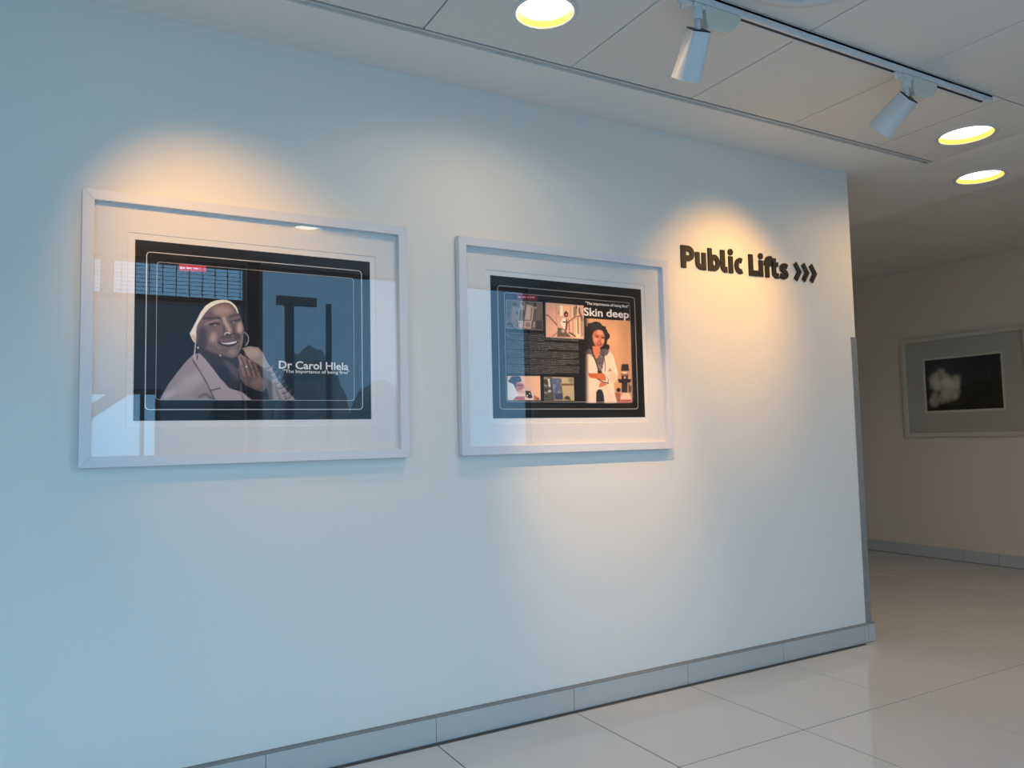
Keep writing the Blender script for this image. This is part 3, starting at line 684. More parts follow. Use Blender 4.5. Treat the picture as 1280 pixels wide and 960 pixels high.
ARTICLE_PAINT = [
(0,(231,176,130),0.001,1,[1181,387,1828,381,1816,1324,1148,1326]),
(0,(211,160,122),0.0309,0.7,[1681,387,1828,381,1816,1324,1667,1325]),
(0,(247,191,142),0.0248,0.7,[1638,566,1628,617,1605,658,1572,681,1538,683,1508,662,1488,623,1482,573,1491,523,1514,482,1546,459,1581,457,1612,477,1632,517]),
(0,(44,38,36),0.0029,1,[1163,723,1169,610,1181,537,1187,497,1216,479,1244,460,1279,433,1335,416,1390,421,1424,451,1450,479,1491,504,1507,549,1511,589,1491,619,1479,653,1498,698,1505,728,1434,729,1316,739,1213,754]),
(0,(56,62,64),0.0091,0.8,[1402,469,1394,484,1372,497,1341,505,1308,507,1278,502,1257,491,1250,477,1258,462,1279,449,1310,440,1344,439,1374,444,1395,454]),
(0,(46,40,38),0.003,1,[1226,501,1223,513,1214,523,1202,529,1188,530,1177,525,1169,516,1166,504,1170,491,1178,481,1190,475,1204,474,1216,479,1223,488]),
(0,(46,40,38),0.003,1,[1528,571,1525,586,1518,599,1508,606,1498,606,1488,600,1482,588,1480,573,1483,558,1490,546,1500,539,1511,539,1520,545,1527,556]),
(0,(46,40,38),0.0031,1,[1521,697,1517,712,1508,723,1495,730,1482,730,1470,724,1461,714,1459,700,1462,686,1471,674,1484,668,1498,667,1510,673,1518,684]),
(0,(46,40,38),0.003,1,[1210,659,1206,683,1197,703,1184,715,1170,715,1158,705,1150,686,1148,662,1152,637,1161,617,1174,606,1188,605,1200,615,1208,635]),
(0,(46,40,38),0.0031,1,[1478,479,1475,488,1465,496,1450,501,1435,501,1421,498,1412,492,1408,483,1412,474,1422,466,1436,461,1452,461,1466,464,1475,470]),
(0,(46,40,38),0.003,1,[1254,742,1250,751,1238,760,1222,765,1204,765,1187,762,1176,754,1173,745,1177,735,1189,726,1205,721,1223,721,1240,725,1251,732]),
(0,(46,40,38),0.003,1,[1281,453,1278,460,1269,466,1257,470,1244,471,1232,468,1224,463,1221,456,1224,448,1233,442,1245,438,1258,437,1270,440,1278,445]),
(0,(207,128,97),0.0029,1,[1324,521,1366,504,1414,511,1445,541,1458,586,1451,643,1422,690,1383,715,1345,711,1315,683,1291,639,1284,582,1299,542]),
(0,(245,178,146),0.0079,0.9,[1438,536,1433,547,1420,556,1402,562,1382,563,1364,559,1351,551,1347,540,1352,529,1365,519,1383,513,1403,512,1421,516,1434,525]),
(0,(245,175,142),0.006,0.9,[1359,619,1356,631,1349,641,1339,647,1328,648,1318,643,1311,633,1309,621,1312,609,1319,598,1330,592,1341,592,1350,597,1357,607]),
(0,(240,175,146),0.0055,0.9,[1445,629,1443,642,1438,652,1430,658,1422,658,1415,653,1411,643,1409,631,1411,618,1417,608,1424,602,1432,602,1439,607,1444,617]),
(0.0078,(222,146,113),0.0043,0.8,[1381,578,1375,624]),
(0.0042,(95,52,46),0.0018,0.8,[1325,578,1346,571,1370,579]),
(0.0042,(95,52,46),0.0018,0.8,[1408,588,1453,589]),
(0,(70,42,40),0.0018,1,[1367,589,1365,592,1360,594,1352,596,1343,596,1335,595,1330,593,1328,591,1330,588,1336,585,1344,584,1352,583,1360,584,1365,586]),
(0,(70,42,40),0.0018,1,[1450,598,1448,600,1443,603,1436,604,1428,605,1420,604,1416,602,1414,599,1416,596,1421,594,1428,593,1436,592,1443,593,1448,595]),
(0.0041,(160,88,70),0.0021,0.8,[1361,639,1389,641]),
(0,(160,56,58),0.0031,1,[1411,669,1408,675,1399,681,1386,684,1372,685,1359,682,1350,678,1347,671,1351,665,1360,659,1373,656,1387,655,1400,658,1408,662]),
(0,(251,211,200),0.0012,1,[1393,666,1391,668,1387,669,1381,670,1374,671,1368,670,1364,669,1362,667,1364,666,1368,664,1374,663,1381,663,1387,663,1391,664]),
(0,(160,95,72),0.0043,0.7,[1387,700,1383,705,1373,709,1359,712,1344,713,1330,711,1321,707,1317,703,1321,697,1331,693,1345,690,1360,690,1374,691,1383,695]),
(0,(255,229,202),0.0033,1,[1186,815,1221,784,1273,763,1529,748,1573,802,1603,913,1629,987,1616,1061,1565,1106,1572,1210,1604,1333,1168,1334,1171,1070]),
(0,(245,200,166),0.0134,0.7,[1602,1031,1596,1055,1580,1075,1559,1086,1535,1086,1514,1076,1500,1057,1495,1033,1502,1009,1517,989,1539,978,1563,977,1584,988,1598,1007]),
(0.0052,(231,189,166),0.0045,0.8,[1205,814,1200,948,1213,996]),
(0.0066,(255,245,220),0.0046,0.8,[1550,791,1584,907,1596,988]),
(0,(108,99,108),0.0026,1,[1208,729,1289,738,1462,720,1514,742,1482,793,1448,794,1434,868,1400,967,1361,993,1340,920,1297,830,1257,788,1198,790]),
(0,(60,54,64),0.0016,0.8,[1440,787,1439,792,1435,795,1430,797,1425,797,1420,796,1417,792,1416,788,1417,784,1421,780,1426,778,1431,778,1436,780,1439,783]),
(0,(189,171,171),0.0016,0.8,[1264,800,1263,805,1260,808,1255,810,1250,810,1245,809,1242,805,1241,801,1242,797,1246,793,1250,791,1256,791,1260,793,1263,796]),
(0,(189,171,171),0.0017,0.8,[1467,802,1466,806,1463,810,1458,812,1452,812,1447,810,1444,807,1443,802,1445,798,1448,795,1453,793,1458,792,1463,794,1466,797]),
(0,(60,54,64),0.0016,0.8,[1291,775,1289,780,1286,783,1281,785,1276,785,1271,784,1268,780,1267,776,1268,772,1272,768,1277,766,1282,766,1286,768,1290,771]),
(0,(60,54,64),0.0016,0.8,[1291,740,1290,745,1287,748,1282,750,1277,750,1272,749,1269,745,1268,741,1269,737,1272,733,1277,731,1283,731,1287,733,1290,736]),
(0,(211,195,189),0.0016,0.8,[1385,788,1384,792,1380,796,1375,798,1370,798,1365,796,1362,793,1361,789,1362,784,1366,781,1371,779,1376,779,1381,780,1384,784]),
(0,(60,54,64),0.0016,0.8,[1427,793,1426,797,1422,801,1417,803,1412,803,1407,801,1404,798,1403,794,1404,789,1408,786,1413,784,1418,784,1423,785,1426,789]),
(0,(211,195,189),0.0016,0.8,[1313,743,1312,748,1308,751,1303,753,1298,753,1293,752,1290,748,1289,744,1290,740,1294,736,1299,734,1304,734,1309,736,1312,739]),
(0,(189,171,171),0.0016,0.8,[1287,809,1285,813,1282,817,1277,819,1272,819,1267,817,1264,814,1263,810,1264,805,1268,802,1273,800,1278,800,1283,801,1286,805]),
(0,(189,171,171),0.0016,0.8,[1347,760,1345,764,1342,768,1337,770,1332,770,1327,768,1324,765,1323,761,1324,756,1327,753,1332,751,1338,751,1342,752,1346,756]),
(0,(211,195,189),0.0016,0.8,[1373,763,1372,768,1368,771,1364,773,1358,773,1353,772,1350,768,1349,764,1351,760,1354,756,1359,754,1364,754,1369,756,1372,759]),
(0,(60,54,64),0.0017,0.8,[1343,775,1342,779,1339,783,1334,785,1328,785,1324,783,1321,780,1320,776,1321,771,1324,768,1329,766,1334,766,1339,767,1342,771]),
(0,(211,195,189),0.0017,0.8,[1349,782,1347,787,1344,790,1339,792,1334,793,1329,791,1326,787,1325,783,1326,779,1329,775,1334,773,1340,773,1344,775,1348,778]),
(0,(211,195,189),0.0017,0.8,[1295,786,1294,791,1291,794,1286,796,1281,797,1276,795,1273,791,1272,787,1273,783,1276,780,1281,777,1287,777,1291,779,1294,782]),
(0,(189,171,171),0.0016,0.8,[1399,916,1398,920,1394,924,1389,926,1384,926,1379,924,1376,921,1375,916,1376,912,1380,909,1385,907,1390,906,1395,908,1398,912]),
(0,(189,171,171),0.0016,0.8,[1414,809,1413,814,1409,817,1405,819,1399,819,1394,818,1391,814,1390,810,1392,806,1395,802,1400,800,1405,800,1410,802,1413,805]),
(0,(60,54,64),0.0016,0.8,[1383,882,1382,887,1378,890,1373,892,1368,892,1363,890,1360,887,1359,883,1360,879,1364,875,1369,873,1374,873,1379,875,1382,878]),
(0,(60,54,64),0.0017,0.8,[1418,931,1417,936,1413,939,1408,941,1403,941,1398,939,1395,936,1394,932,1395,928,1399,924,1404,922,1409,922,1414,924,1417,927]),
(0,(189,171,171),0.0017,0.8,[1377,910,1376,914,1372,918,1368,920,1362,920,1358,918,1354,915,1353,911,1355,906,1358,903,1363,901,1368,901,1373,903,1376,906]),
(0,(211,195,189),0.0016,0.8,[1390,929,1388,933,1385,936,1380,938,1375,939,1370,937,1367,934,1366,929,1367,925,1371,922,1375,919,1381,919,1386,921,1389,924]),
(0,(189,171,171),0.0017,0.8,[1407,913,1406,917,1402,921,1398,923,1392,923,1387,921,1384,918,1383,914,1385,909,1388,906,1393,904,1398,904,1403,906,1406,909]),
(0,(60,54,64),0.0016,0.8,[1398,914,1397,918,1393,922,1388,924,1383,924,1378,922,1375,919,1374,915,1375,910,1379,907,1384,905,1389,905,1394,906,1397,910]),
(0,(60,54,64),0.0017,0.8,[1347,831,1346,836,1342,839,1338,841,1332,841,1328,840,1324,836,1323,832,1325,828,1328,824,1333,822,1338,822,1343,824,1346,827]),
(0,(189,171,171),0.0016,0.8,[1411,953,1409,957,1406,961,1401,963,1396,963,1391,961,1388,958,1387,954,1388,950,1392,946,1396,944,1402,944,1406,946,1410,949]),
(0,(189,171,171),0.0016,0.8,[1368,938,1367,942,1363,945,1359,947,1353,948,1349,946,1345,942,1344,938,1346,934,1349,930,1354,928,1359,928,1364,930,1367,933]),
(0,(189,171,171),0.0016,0.8,[1408,950,1407,954,1403,958,1399,960,1393,960,1388,958,1385,955,1384,951,1386,946,1389,943,1394,941,1399,941,1404,942,1407,946]),
(0,(229,135,99),0.0026,1,[1279,696,1384,692,1387,747,1365,797,1343,837,1324,835,1298,781]),
(0.0065,(44,36,38),0.0016,1,[1271,727,1283,781,1328,878,1358,981]),
(0.0043,(60,48,48),0.0013,1,[1401,722,1436,795,1450,880,1445,973]),
(0,(50,48,46),0.0026,1,[1340,972,1400,971,1406,1004,1346,1005]),
(0,(220,124,77),0.0026,1,[1209,999,1324,1001,1421,995,1450,1028,1457,1083,1396,1078,1322,1062,1248,1056,1223,1038]),
(0,(189,99,62),0.0053,0.7,[1338,1024,1332,1030,1315,1036,1291,1039,1265,1040,1241,1037,1225,1032,1219,1026,1225,1020,1242,1014,1266,1011,1292,1011,1316,1013,1332,1018]),
(0,(218,130,97),0.0026,1,[1372,1099,1417,1102,1473,1122,1423,1144,1352,1161]),
(0.0059,(58,48,52),0.0016,1,[1337,1060,1410,1096,1489,1110]),
(0.004,(92,70,66),0.0014,1,[1465,1040,1490,1076,1481,1101]),
(0.0046,(255,255,251),0.0013,1,[1476,1046,1471,1076]),
(0,(198,122,90),0.0033,1,[1482,979,1514,939,1545,967]),
(0,(40,44,50),0.0026,1,[1315,1213,1340,1183,1392,1182,1416,1236,1425,1334,1310,1334]),
(0.0066,(245,204,175),0.0053,0.7,[1446,1150,1510,1235,1537,1327]),
(0,(180,108,86),0.0026,1,[1572,1210,1653,1222,1648,1333,1606,1333]),
(0,(50,45,45),0.0041,1,[1685,889,1779,885,1787,961,1673,964]),
(0,(251,222,200),0.0027,1,[1689,976,1756,975,1742,1012,1703,1018]),
(0,(126,77,60),0.0034,0.7,[1669,998,1782,996,1772,1046,1675,1048]),
(0,(60,58,64),0.0027,1,[1680,1023,1769,1021,1751,1210,1671,1211]),
(0,(48,42,46),0.0026,1,[1624,1061,1815,1058,1803,1096,1638,1103]),
(0,(70,60,60),0.0035,0.8,[1774,1096,1811,1145,1809,1208,1769,1208]),
(0,(231,227,222),0.0021,1,[1733,1041,1732,1047,1729,1051,1724,1054,1720,1054,1715,1052,1712,1047,1712,1041,1713,1035,1716,1030,1721,1028,1725,1027,1730,1030,1733,1035]),
(0,(52,42,42),0.0034,1,[1658,1185,1654,1195,1645,1204,1633,1209,1619,1209,1607,1205,1599,1196,1596,1185,1600,1175,1609,1166,1621,1161,1635,1161,1647,1165,1655,1174]),
(0,(255,218,193),0.0021,1,[1687,1218,1779,1218,1808,1290,1644,1291]),
(0,(202,108,92),0.0027,1,[1650,1296,1809,1294,1804,1330,1606,1333]),
(0,(22,21,22),0.0214,1,[1035,376,1215,366,1181,1347,1003,1347]),
(0,(117,107,99),0.0008,1,[180,246,634,241,621,547,175,550]),
(0,(90,90,97),0.004,1,[187,251,251,251,214,462,182,463]),
(0,(160,137,122),0.0041,1,[256,319,341,317,330,455,245,460]),
(0,(148,124,104),0.0061,1,[245,460,328,459,303,517,249,499]),
(0,(46,48,50),0.0033,1,[259,273,319,279,318,301,259,297]),
(0,(60,54,56),0.0024,1,[324,381,323,388,320,394,316,397,311,397,307,395,305,389,304,382,305,375,308,369,312,366,317,366,321,369,323,374]),
(0,(60,60,66),0.002,1,[237,328,236,331,233,333,228,335,223,335,219,334,216,332,215,330,216,327,219,324,224,323,229,322,233,323,236,325]),
(0,(60,60,66),0.0025,1,[229,393,228,398,225,402,222,405,218,405,214,403,212,399,211,394,212,389,214,384,218,382,222,381,226,384,228,388]),
(0,(200,169,153),0.0041,1,[357,248,416,264,414,345,354,349]),
(0.0094,(115,95,95),0.0033,1,[374,271,397,286]),
(0,(240,195,166),0.0028,1,[435,277,514,292,500,445,404,451]),
(0.0104,(255,220,195),0.0063,1,[455,310,445,432]),
(0.0055,(160,108,86),0.0025,1,[499,319,484,446]),
(0.0055,(245,204,180),0.0021,1,[523,302,498,450]),
(0.0033,(234,204,189),0.0016,1,[347,329,330,455]),
(0.0062,(79,66,66),0.0021,1,[365,348,349,454]),
(0.0041,(216,182,164),0.0016,1,[375,348,363,453]),
(0,(245,200,173),0.0021,1,[323,463,498,452,481,541,331,537]),
(0,(195,144,122),0.0029,1,[420,478,476,475,474,522,419,523]),
(0.004,(182,137,119),0.0016,1,[330,485,369,485]),
(0.0049,(130,90,74),0.0016,1,[423,292,404,394,386,545]),
(0.0049,(70,58,58),0.0016,1,[321,480,322,520]),
(0.0055,(99,72,70),0.0017,1,[505,461,501,510]),
(0,(227,191,169),0.0021,1,[514,465,538,464,526,525,508,522]),
(0,(38,36,30),0.0021,1,[527,255,555,257,552,291,526,290]),
(0,(238,211,189),0.0021,1,[568,308,566,311,561,315,555,317,548,317,541,316,537,313,535,310,537,306,542,303,548,301,555,301,562,302,566,304]),
(0,(135,117,101),0.0063,1,[557,263,626,262,619,435,562,438]),
(0,(77,68,72),0.0021,1,[555,446,621,443,618,542,540,540]),
(0.009,(58,58,60),0.0028,1,[194,510,231,496,267,527,326,540]),
(0.0033,(216,211,200),0.0016,1,[267,519,321,540,367,541]),
(0,(231,184,155),0.001,1,[678,244,1175,245,1169,622,669,621]),
(0,(238,186,160),0.007,1,[680,250,812,253,807,602,672,609]),
(0,(255,249,213),0.0023,1,[861,263,904,263,898,372,860,379]),
(0,(249,200,155),0.0048,1,[915,265,998,264,978,363,913,339]),
(0.0053,(171,126,108),0.0023,1,[839,330,838,362]),
(0.0048,(211,160,133),0.0033,1,[809,253,810,474]),
(0,(155,133,110),0.0034,1,[1039,266,1093,265,1081,352,1033,383]),
(0.0044,(255,242,216),0.0019,1,[1026,257,1025,379]),
(0.0049,(255,242,216),0.0019,1,[1101,257,1089,375]),
(0.0073,(70,56,50),0.0024,1,[1076,254,1081,277]),
(0.0112,(115,88,81),0.0034,1,[1117,280,1119,322,1145,372,1155,409]),
(0.0049,(126,90,70),0.0019,1,[976,419,978,539]),
(0.0049,(255,216,182),0.0019,1,[998,417,1000,538]),
(0.0049,(204,148,115),0.0019,1,[1026,416,1026,592]),
(0.0049,(255,216,178),0.0019,1,[1048,415,1048,591]),
(0.0049,(255,240,211),0.0019,1,[1074,413,1073,590]),
(0.0049,(115,90,70),0.002,1,[1094,389,1093,589]),
(0.0049,(255,222,182),0.0019,1,[1116,387,1115,588]),
(0.0048,(137,117,95),0.0019,1,[1139,386,1138,587]),
(0.005,(160,137,113),0.002,1,[1159,385,1157,586]),
(0.007,(128,97,83),0.0021,1,[679,382,706,383,816,483]),
(0.0058,(128,97,83),0.0021,1,[964,443,1072,371,1148,368]),
(0,(110,95,83),0.0038,1,[826,508,907,520,949,564,1000,607,812,611]),
(0.0053,(160,115,101),0.0024,1,[760,609,819,561]),
(0,(200,180,157),0.0039,1,[916,543,913,552,906,559,897,563,887,563,878,560,872,554,870,545,872,537,879,530,888,526,898,525,907,528,914,535]),
(0.0068,(56,42,38),0.0021,1,[972,558,1026,578,1051,596]),
(0,(255,220,175),0.0048,1,[1059,610,1137,613,1083,553]),
(0,(255,240,225),0.0024,1,[889,405,936,398,926,519,902,520,862,462]),
(0,(99,62,52),0.0023,1,[938,398,960,447,944,527,917,554,931,477]),
(0.0063,(60,40,38),0.0019,1,[898,445,923,444]),
(0,(58,30,34),0.0024,1,[967,357,964,370,956,381,945,388,933,388,922,383,914,373,912,360,915,346,923,335,934,329,947,328,958,333,965,343]),
(0,(218,142,119),0.0019,1,[954,360,953,367,950,372,945,376,940,376,936,373,933,368,932,361,934,354,937,348,941,345,946,345,951,348,954,353]),
(0.0072,(58,30,34),0.0019,1,[940,326,939,342]),
(0,(254,207,173),0.0012,1,[177,1053,582,1047,583,1305,177,1307]),
(0,(255,209,171),0.0116,1,[409,1054,580,1049,582,1220,491,1177]),
(0,(251,242,231),0.0038,1,[177,1112,256,1122,283,1209,315,1252,247,1304,177,1306]),
(0,(42,48,52),0.003,1,[188,1112,233,1057,333,1054,353,1106,293,1121,278,1187,252,1137]),
(0,(202,113,92),0.0038,1,[281,1122,348,1121,385,1142,376,1182,312,1227,283,1198]),
(0.0061,(115,44,50),0.0023,1,[297,1150,356,1150]),
(0.013,(231,171,144),0.0045,1,[312,1216,379,1222]),
(0,(184,86,79),0.003,1,[243,1302,285,1268,388,1266,387,1305]),
(0,(251,234,222),0.0039,1,[388,1215,481,1214,504,1303,387,1304]),
(0,(60,54,54),0.0032,1,[396,1207,460,1210,484,1280,445,1287,399,1269]),
(0,(249,245,240),0.0016,1,[426,1258,425,1262,422,1265,418,1267,414,1267,410,1265,407,1262,406,1258,407,1255,410,1252,414,1250,419,1250,423,1252,425,1255]),
(0,(238,234,229),0.0016,1,[457,1236,456,1239,453,1242,449,1243,444,1243,440,1242,437,1239,436,1236,437,1233,440,1231,444,1229,449,1229,453,1230,456,1233]),
(0.0077,(227,216,207),0.0031,1,[397,1186,473,1192]),
(0,(211,126,86),0.0038,1,[497,1247,557,1279,580,1303,496,1303]),
(0,(50,44,44),0.0016,1,[566,1290,563,1293,557,1295,548,1296,538,1296,529,1295,523,1293,521,1291,523,1288,530,1286,539,1285,548,1285,557,1286,564,1288]),
(0,(200,184,144),0.0012,1,[631,1052,1017,1053,1018,1308,628,1310]),
(0,(86,88,79),0.0039,1,[632,1055,738,1055,756,1308,629,1309]),
(0,(231,231,222),0.0032,1,[677,1071,704,1070,712,1159,692,1167]),
(0.007,(160,157,142),0.0031,1,[636,1068,675,1074]),
(0.0071,(52,54,54),0.0031,1,[635,1106,674,1113]),
(0.007,(160,157,142),0.003,1,[634,1145,673,1152]),
(0.007,(52,54,54),0.0032,1,[633,1183,672,1190]),
(0.0071,(160,157,142),0.0031,1,[632,1222,671,1229]),
(0.0071,(52,54,54),0.0031,1,[631,1260,670,1268]),
(0,(211,211,204),0.0031,1,[719,1208,717,1214,711,1218,702,1221,693,1221,684,1219,679,1214,677,1208,679,1202,685,1198,693,1195,703,1195,711,1197,717,1202]),
(0,(95,110,142),0.004,1,[729,1062,853,1067,863,1172,868,1296,761,1297,738,1181]),
(0,(148,171,200),0.0032,0.8,[770,1144,769,1150,764,1156,759,1159,752,1159,747,1156,743,1151,742,1144,743,1138,748,1132,753,1129,760,1129,765,1132,769,1137]),
(0,(126,142,171),0.0031,0.8,[822,1100,820,1107,816,1112,810,1115,804,1115,798,1112,795,1107,793,1101,795,1094,799,1089,805,1086,811,1086,817,1089,821,1094]),
(0,(148,171,200),0.0032,0.8,[770,1170,768,1177,764,1182,758,1185,752,1185,746,1182,743,1177,741,1171,743,1164,747,1159,753,1156,759,1156,765,1159,768,1164]),
(0,(126,142,171),0.0032,0.8,[867,1143,865,1149,861,1154,855,1157,849,1158,843,1155,839,1150,838,1143,840,1137,844,1131,850,1128,856,1128,862,1131,865,1136]),
(0,(126,142,171),0.0032,0.8,[862,1211,861,1218,856,1223,851,1226,844,1226,839,1223,835,1218,834,1212,835,1205,839,1200,845,1197,852,1197,857,1200,861,1205]),
(0,(148,171,200),0.0031,0.8,[855,1125,854,1132,850,1137,844,1140,837,1140,832,1137,828,1132,827,1126,828,1119,833,1114,838,1111,845,1111,850,1113,854,1119]),
(0,(148,171,200),0.0032,0.8,[833,1216,832,1223,827,1228,822,1231,815,1231,810,1228,806,1223,805,1217,806,1210,810,1205,816,1202,822,1202,828,1205,832,1210]),
(0,(126,142,171),0.0032,0.8,[781,1164,780,1171,775,1176,770,1179,763,1179,758,1176,754,1171,753,1165,754,1158,758,1153,764,1150,771,1150,776,1153,780,1158]),
(0,(126,142,171),0.0031,0.8,[767,1203,765,1210,761,1215,755,1218,749,1218,743,1215,740,1210,738,1203,740,1197,744,1192,750,1189,756,1189,762,1191,765,1197]),
(0,(126,142,171),0.0032,0.8,[786,1144,784,1151,780,1156,774,1159,768,1159,762,1156,758,1151,757,1145,759,1138,763,1133,769,1130,775,1130,781,1133,784,1138]),
(0.0104,(126,108,90),0.004,1,[825,1098,841,1158,842,1278]),
(0,(72,74,108),0.0056,1,[767,1233,865,1232,868,1296,766,1297]),
(0.0096,(117,90,54),0.0032,1,[864,1135,1004,1131]),
(0,(126,126,113),0.0104,0.8,[934,1058,1014,1057,1009,1118,959,1111]),
(0,(60,58,48),0.0057,1,[877,1292,909,1258,950,1262,971,1303]),
(0,(135,34,44),0.0011,1,[310,174,576,166,573,233,329,236]),
(0,(240,178,178),0.0014,1,[330,199,364,198,364,213,330,214]),
(0,(240,178,178),0.0014,1,[383,197,426,195,426,210,382,212]),
(0,(240,178,178),0.0014,1,[445,194,467,193,467,208,445,209]),
(0,(240,178,178),0.0014,1,[479,193,498,192,498,207,479,208]),
(0,(240,178,178),0.0014,1,[501,192,539,190,539,205,501,207]),
(0,(0,0,0),0.0004,0,[225,1163,225,1163,225,1164,224,1164,224,1164,224,1164,223,1163,223,1163,223,1163,224,1162,224,1162,224,1162,225,1162,225,1163]),
]


# ------------------------------------------------------------------ framed pictures
def framed(name, x0, x1, z0, z1, px0, px1, pz0, pz1, label, bw=0.033, depth=0.035, margin=0.021, mf=None, mm=None, mp=None):
    mf, mm, mp = mf or M_FRAME, mm or M_MAT, mp or M_PAPER
    """frame standing on the wall plane y=0, facing -y; local origin at the bottom centre"""
    root = empty(name, ((x0 + x1) / 2, 0, z0), label, 'framed picture')
    cx = (x0 + x1) / 2
    X0, X1, Z0, Z1 = x0 - cx, x1 - cx, 0.0, z1 - z0
    out = [(X0, Z0), (X1, Z0), (X1, Z1), (X0, Z1)]; inn = [(X0 + bw, Z0 + bw), (X1 - bw, Z0 + bw), (X1 - bw, Z1 - bw), (X0 + bw, Z1 - bw)]
    for k in range(4):
        j = (k + 1) % 4
        MB().prism([out[k], out[j], inn[j], inn[k]], -depth, -0.003).build('frame_rail', mf, root, bevel=0.0012)
    MB().box((X0 + 0.01, -0.009, Z0 + 0.01), (X1 - 0.01, -0.004, Z1 - 0.01)).build('backing_board', M_BACK, root)
    qx0, qx1, qz0, qz1 = px0 - cx, px1 - cx, pz0 - z0, pz1 - z0
    MB().box((qx0 - 0.05, -0.0113, qz0 - 0.05), (qx1 + 0.05, -0.0095, qz1 + 0.05)).build('print_paper', mp, root)
    # mat board with a bevelled window
    o_ = [(X0 + bw - 0.008, Z0 + bw - 0.008), (X1 - bw + 0.008, Z0 + bw - 0.008), (X1 - bw + 0.008, Z1 - bw + 0.008), (X0 + bw - 0.008, Z1 - bw + 0.008)]
    i1 = [(qx0 - margin, qz0 - margin), (qx1 + margin, qz0 - margin), (qx1 + margin, qz1 + margin), (qx0 - margin, qz1 + margin)]
    i2 = [(qx0 - margin + .0016, qz0 - margin + .0016), (qx1 + margin - .0016, qz0 - margin + .0016), (qx1 + margin - .0016, qz1 + margin - .0016), (qx0 - margin + .0016, qz1 + margin - .0016)]
    v = [(a, -0.0138, b) for a, b in o_] + [(a, -0.0138, b) for a, b in i1] + [(a, -0.0114, b) for a, b in i2]
    mb = MB()
    mb.add(v, [(k, (k + 1) % 4, 4 + (k + 1) % 4, 4 + k) for k in range(4)] + [(4 + k, 4 + (k + 1) % 4, 8 + (k + 1) % 4, 8 + k) for k in range(4)])
    mb.build('mat_board', mm, root)
    MB().box((X0 + bw - 0.006, -0.0180, Z0 + bw - 0.006), (X1 - bw + 0.006, -0.0160, Z1 - bw + 0.006)).build('glass', M_GLASS, root)
    return root, qx0, qx1, qz0, qz1

YPR = -0.0117
# left picture: the portrait
r1, ax, bx, az, bz = framed('framed_portrait', 0.0175, 1.0645, 1.0328, 1.8795, 0.164, 0.928, 1.1725, 1.740,
                            'framed black print of a smiling woman in a pale head wrap')
W1 = bx - ax
c1 = Canvas(600, (bz - az) / W1, (20, 20, 23))
c1.run(PORTRAIT_PAINT)
pr1 = c1.mesh('print', W1, bz - az, r1, (ax, YPR, bz))
outline_part('border_line', 0.0432 * W1, 0.9585 * W1, -0.6972 * W1, -0.0470 * W1, 0.016 * W1, 0.0030 * W1, -0.0003, M_INKW, pr1)
outline_part('border_line', 0.0822 * W1, 0.9190 * W1, -0.6565 * W1, -0.0855 * W1, 0.013 * W1, 0.0019 * W1, -0.0003, M_INKL, pr1)
text_part('title_lettering', 'Dr Carol Hlela', 0.5764 * W1, 0.8926 * W1, -0.4815 * W1, -0.5172 * W1, -0.0004, M_INKW, pr1, 0.018)
text_part('subtitle_lettering', '"The Importance of being first"', 0.597 * W1, 0.8955 * W1, -0.5195 * W1, -0.5392 * W1, -0.0004, M_INKW, pr1, 0.012)

# right picture: the article
r2, ax, bx, az, bz = framed('framed_article', 1.2745, 2.3120, 1.0318, 1.8710, 1.420, 2.171, 1.1715, 1.734,
                            'framed black print with small photographs and a woman in a white coat')
W2 = bx - ax
c2 = Canvas(600, (bz - az) / W2, (22, 21, 22))
c2.run(ARTICLE_PAINT)
random.seed(5)
yy = 0.2985
for ln in range(26):                                   # body copy, far too small to read
    if ln in (5, 11, 16, 20): yy += 0.0035
    u = 0.090; end = 0.545 if ln not in (4, 10, 15, 19, 25) else random.uniform(0.3, 0.52)
    if ln < 2: end = 0.325
    while u < end:
        w_ = random.uniform(0.008, 0.03)
        c2.put(c2.mask_line([(u, yy), (min(u + w_, end), yy)], 0.0040, 0.001), (168, 164, 157), random.uniform(0.45, 0.75)); u += w_ + 0.006
    yy += 0.0078
for q in ([(0.0922, 0.1232), (0.3163, 0.1232), (0.3163, 0.2748), (0.0922, 0.2748)], [(0.336, 0.122), (0.588, 0.122), (0.588, 0.3103), (0.336, 0.3103)]):
    c2.put(c2.mask_line(q + q[:1], 0.003, 0.001), (190, 180, 168), 0.7)
pr2 = c2.mesh('print', W2, bz - az, r2, (ax, YPR, bz))
outline_part('border_line', 0.0425 * W2, 0.9505 * W2, -0.7008 * W2, -0.0510 * W2, 0.018 * W2, 0.0034 * W2, -0.0003, M_INKL, pr2)
outline_part('border_line', 0.0815 * W2, 0.9125 * W2, -0.6620 * W2, -0.0852 * W2, 0.014 * W2, 0.0020 * W2, -0.0003, M_INKL, pr2)
text_part('heading_lettering', '"The importance of being first"', 0.6012 * W2, 0.9042 * W2, -0.0985 * W2, -0.1200 * W2, -0.0004, M_INKW, pr2, 0.022)
text_part('title_word', 'Skin', 0.588 * W2, 0.7185 * W2, -0.1325 * W2, -0.1795 * W2, -0.0004, M_INKW, pr2, 0.022)
text_part('title_word', 'deep', 0.7440 * W2, 0.9058 * W2, -0.1325 * W2, -0.1905 * W2, -0.0004, M_INKW, pr2, 0.022)

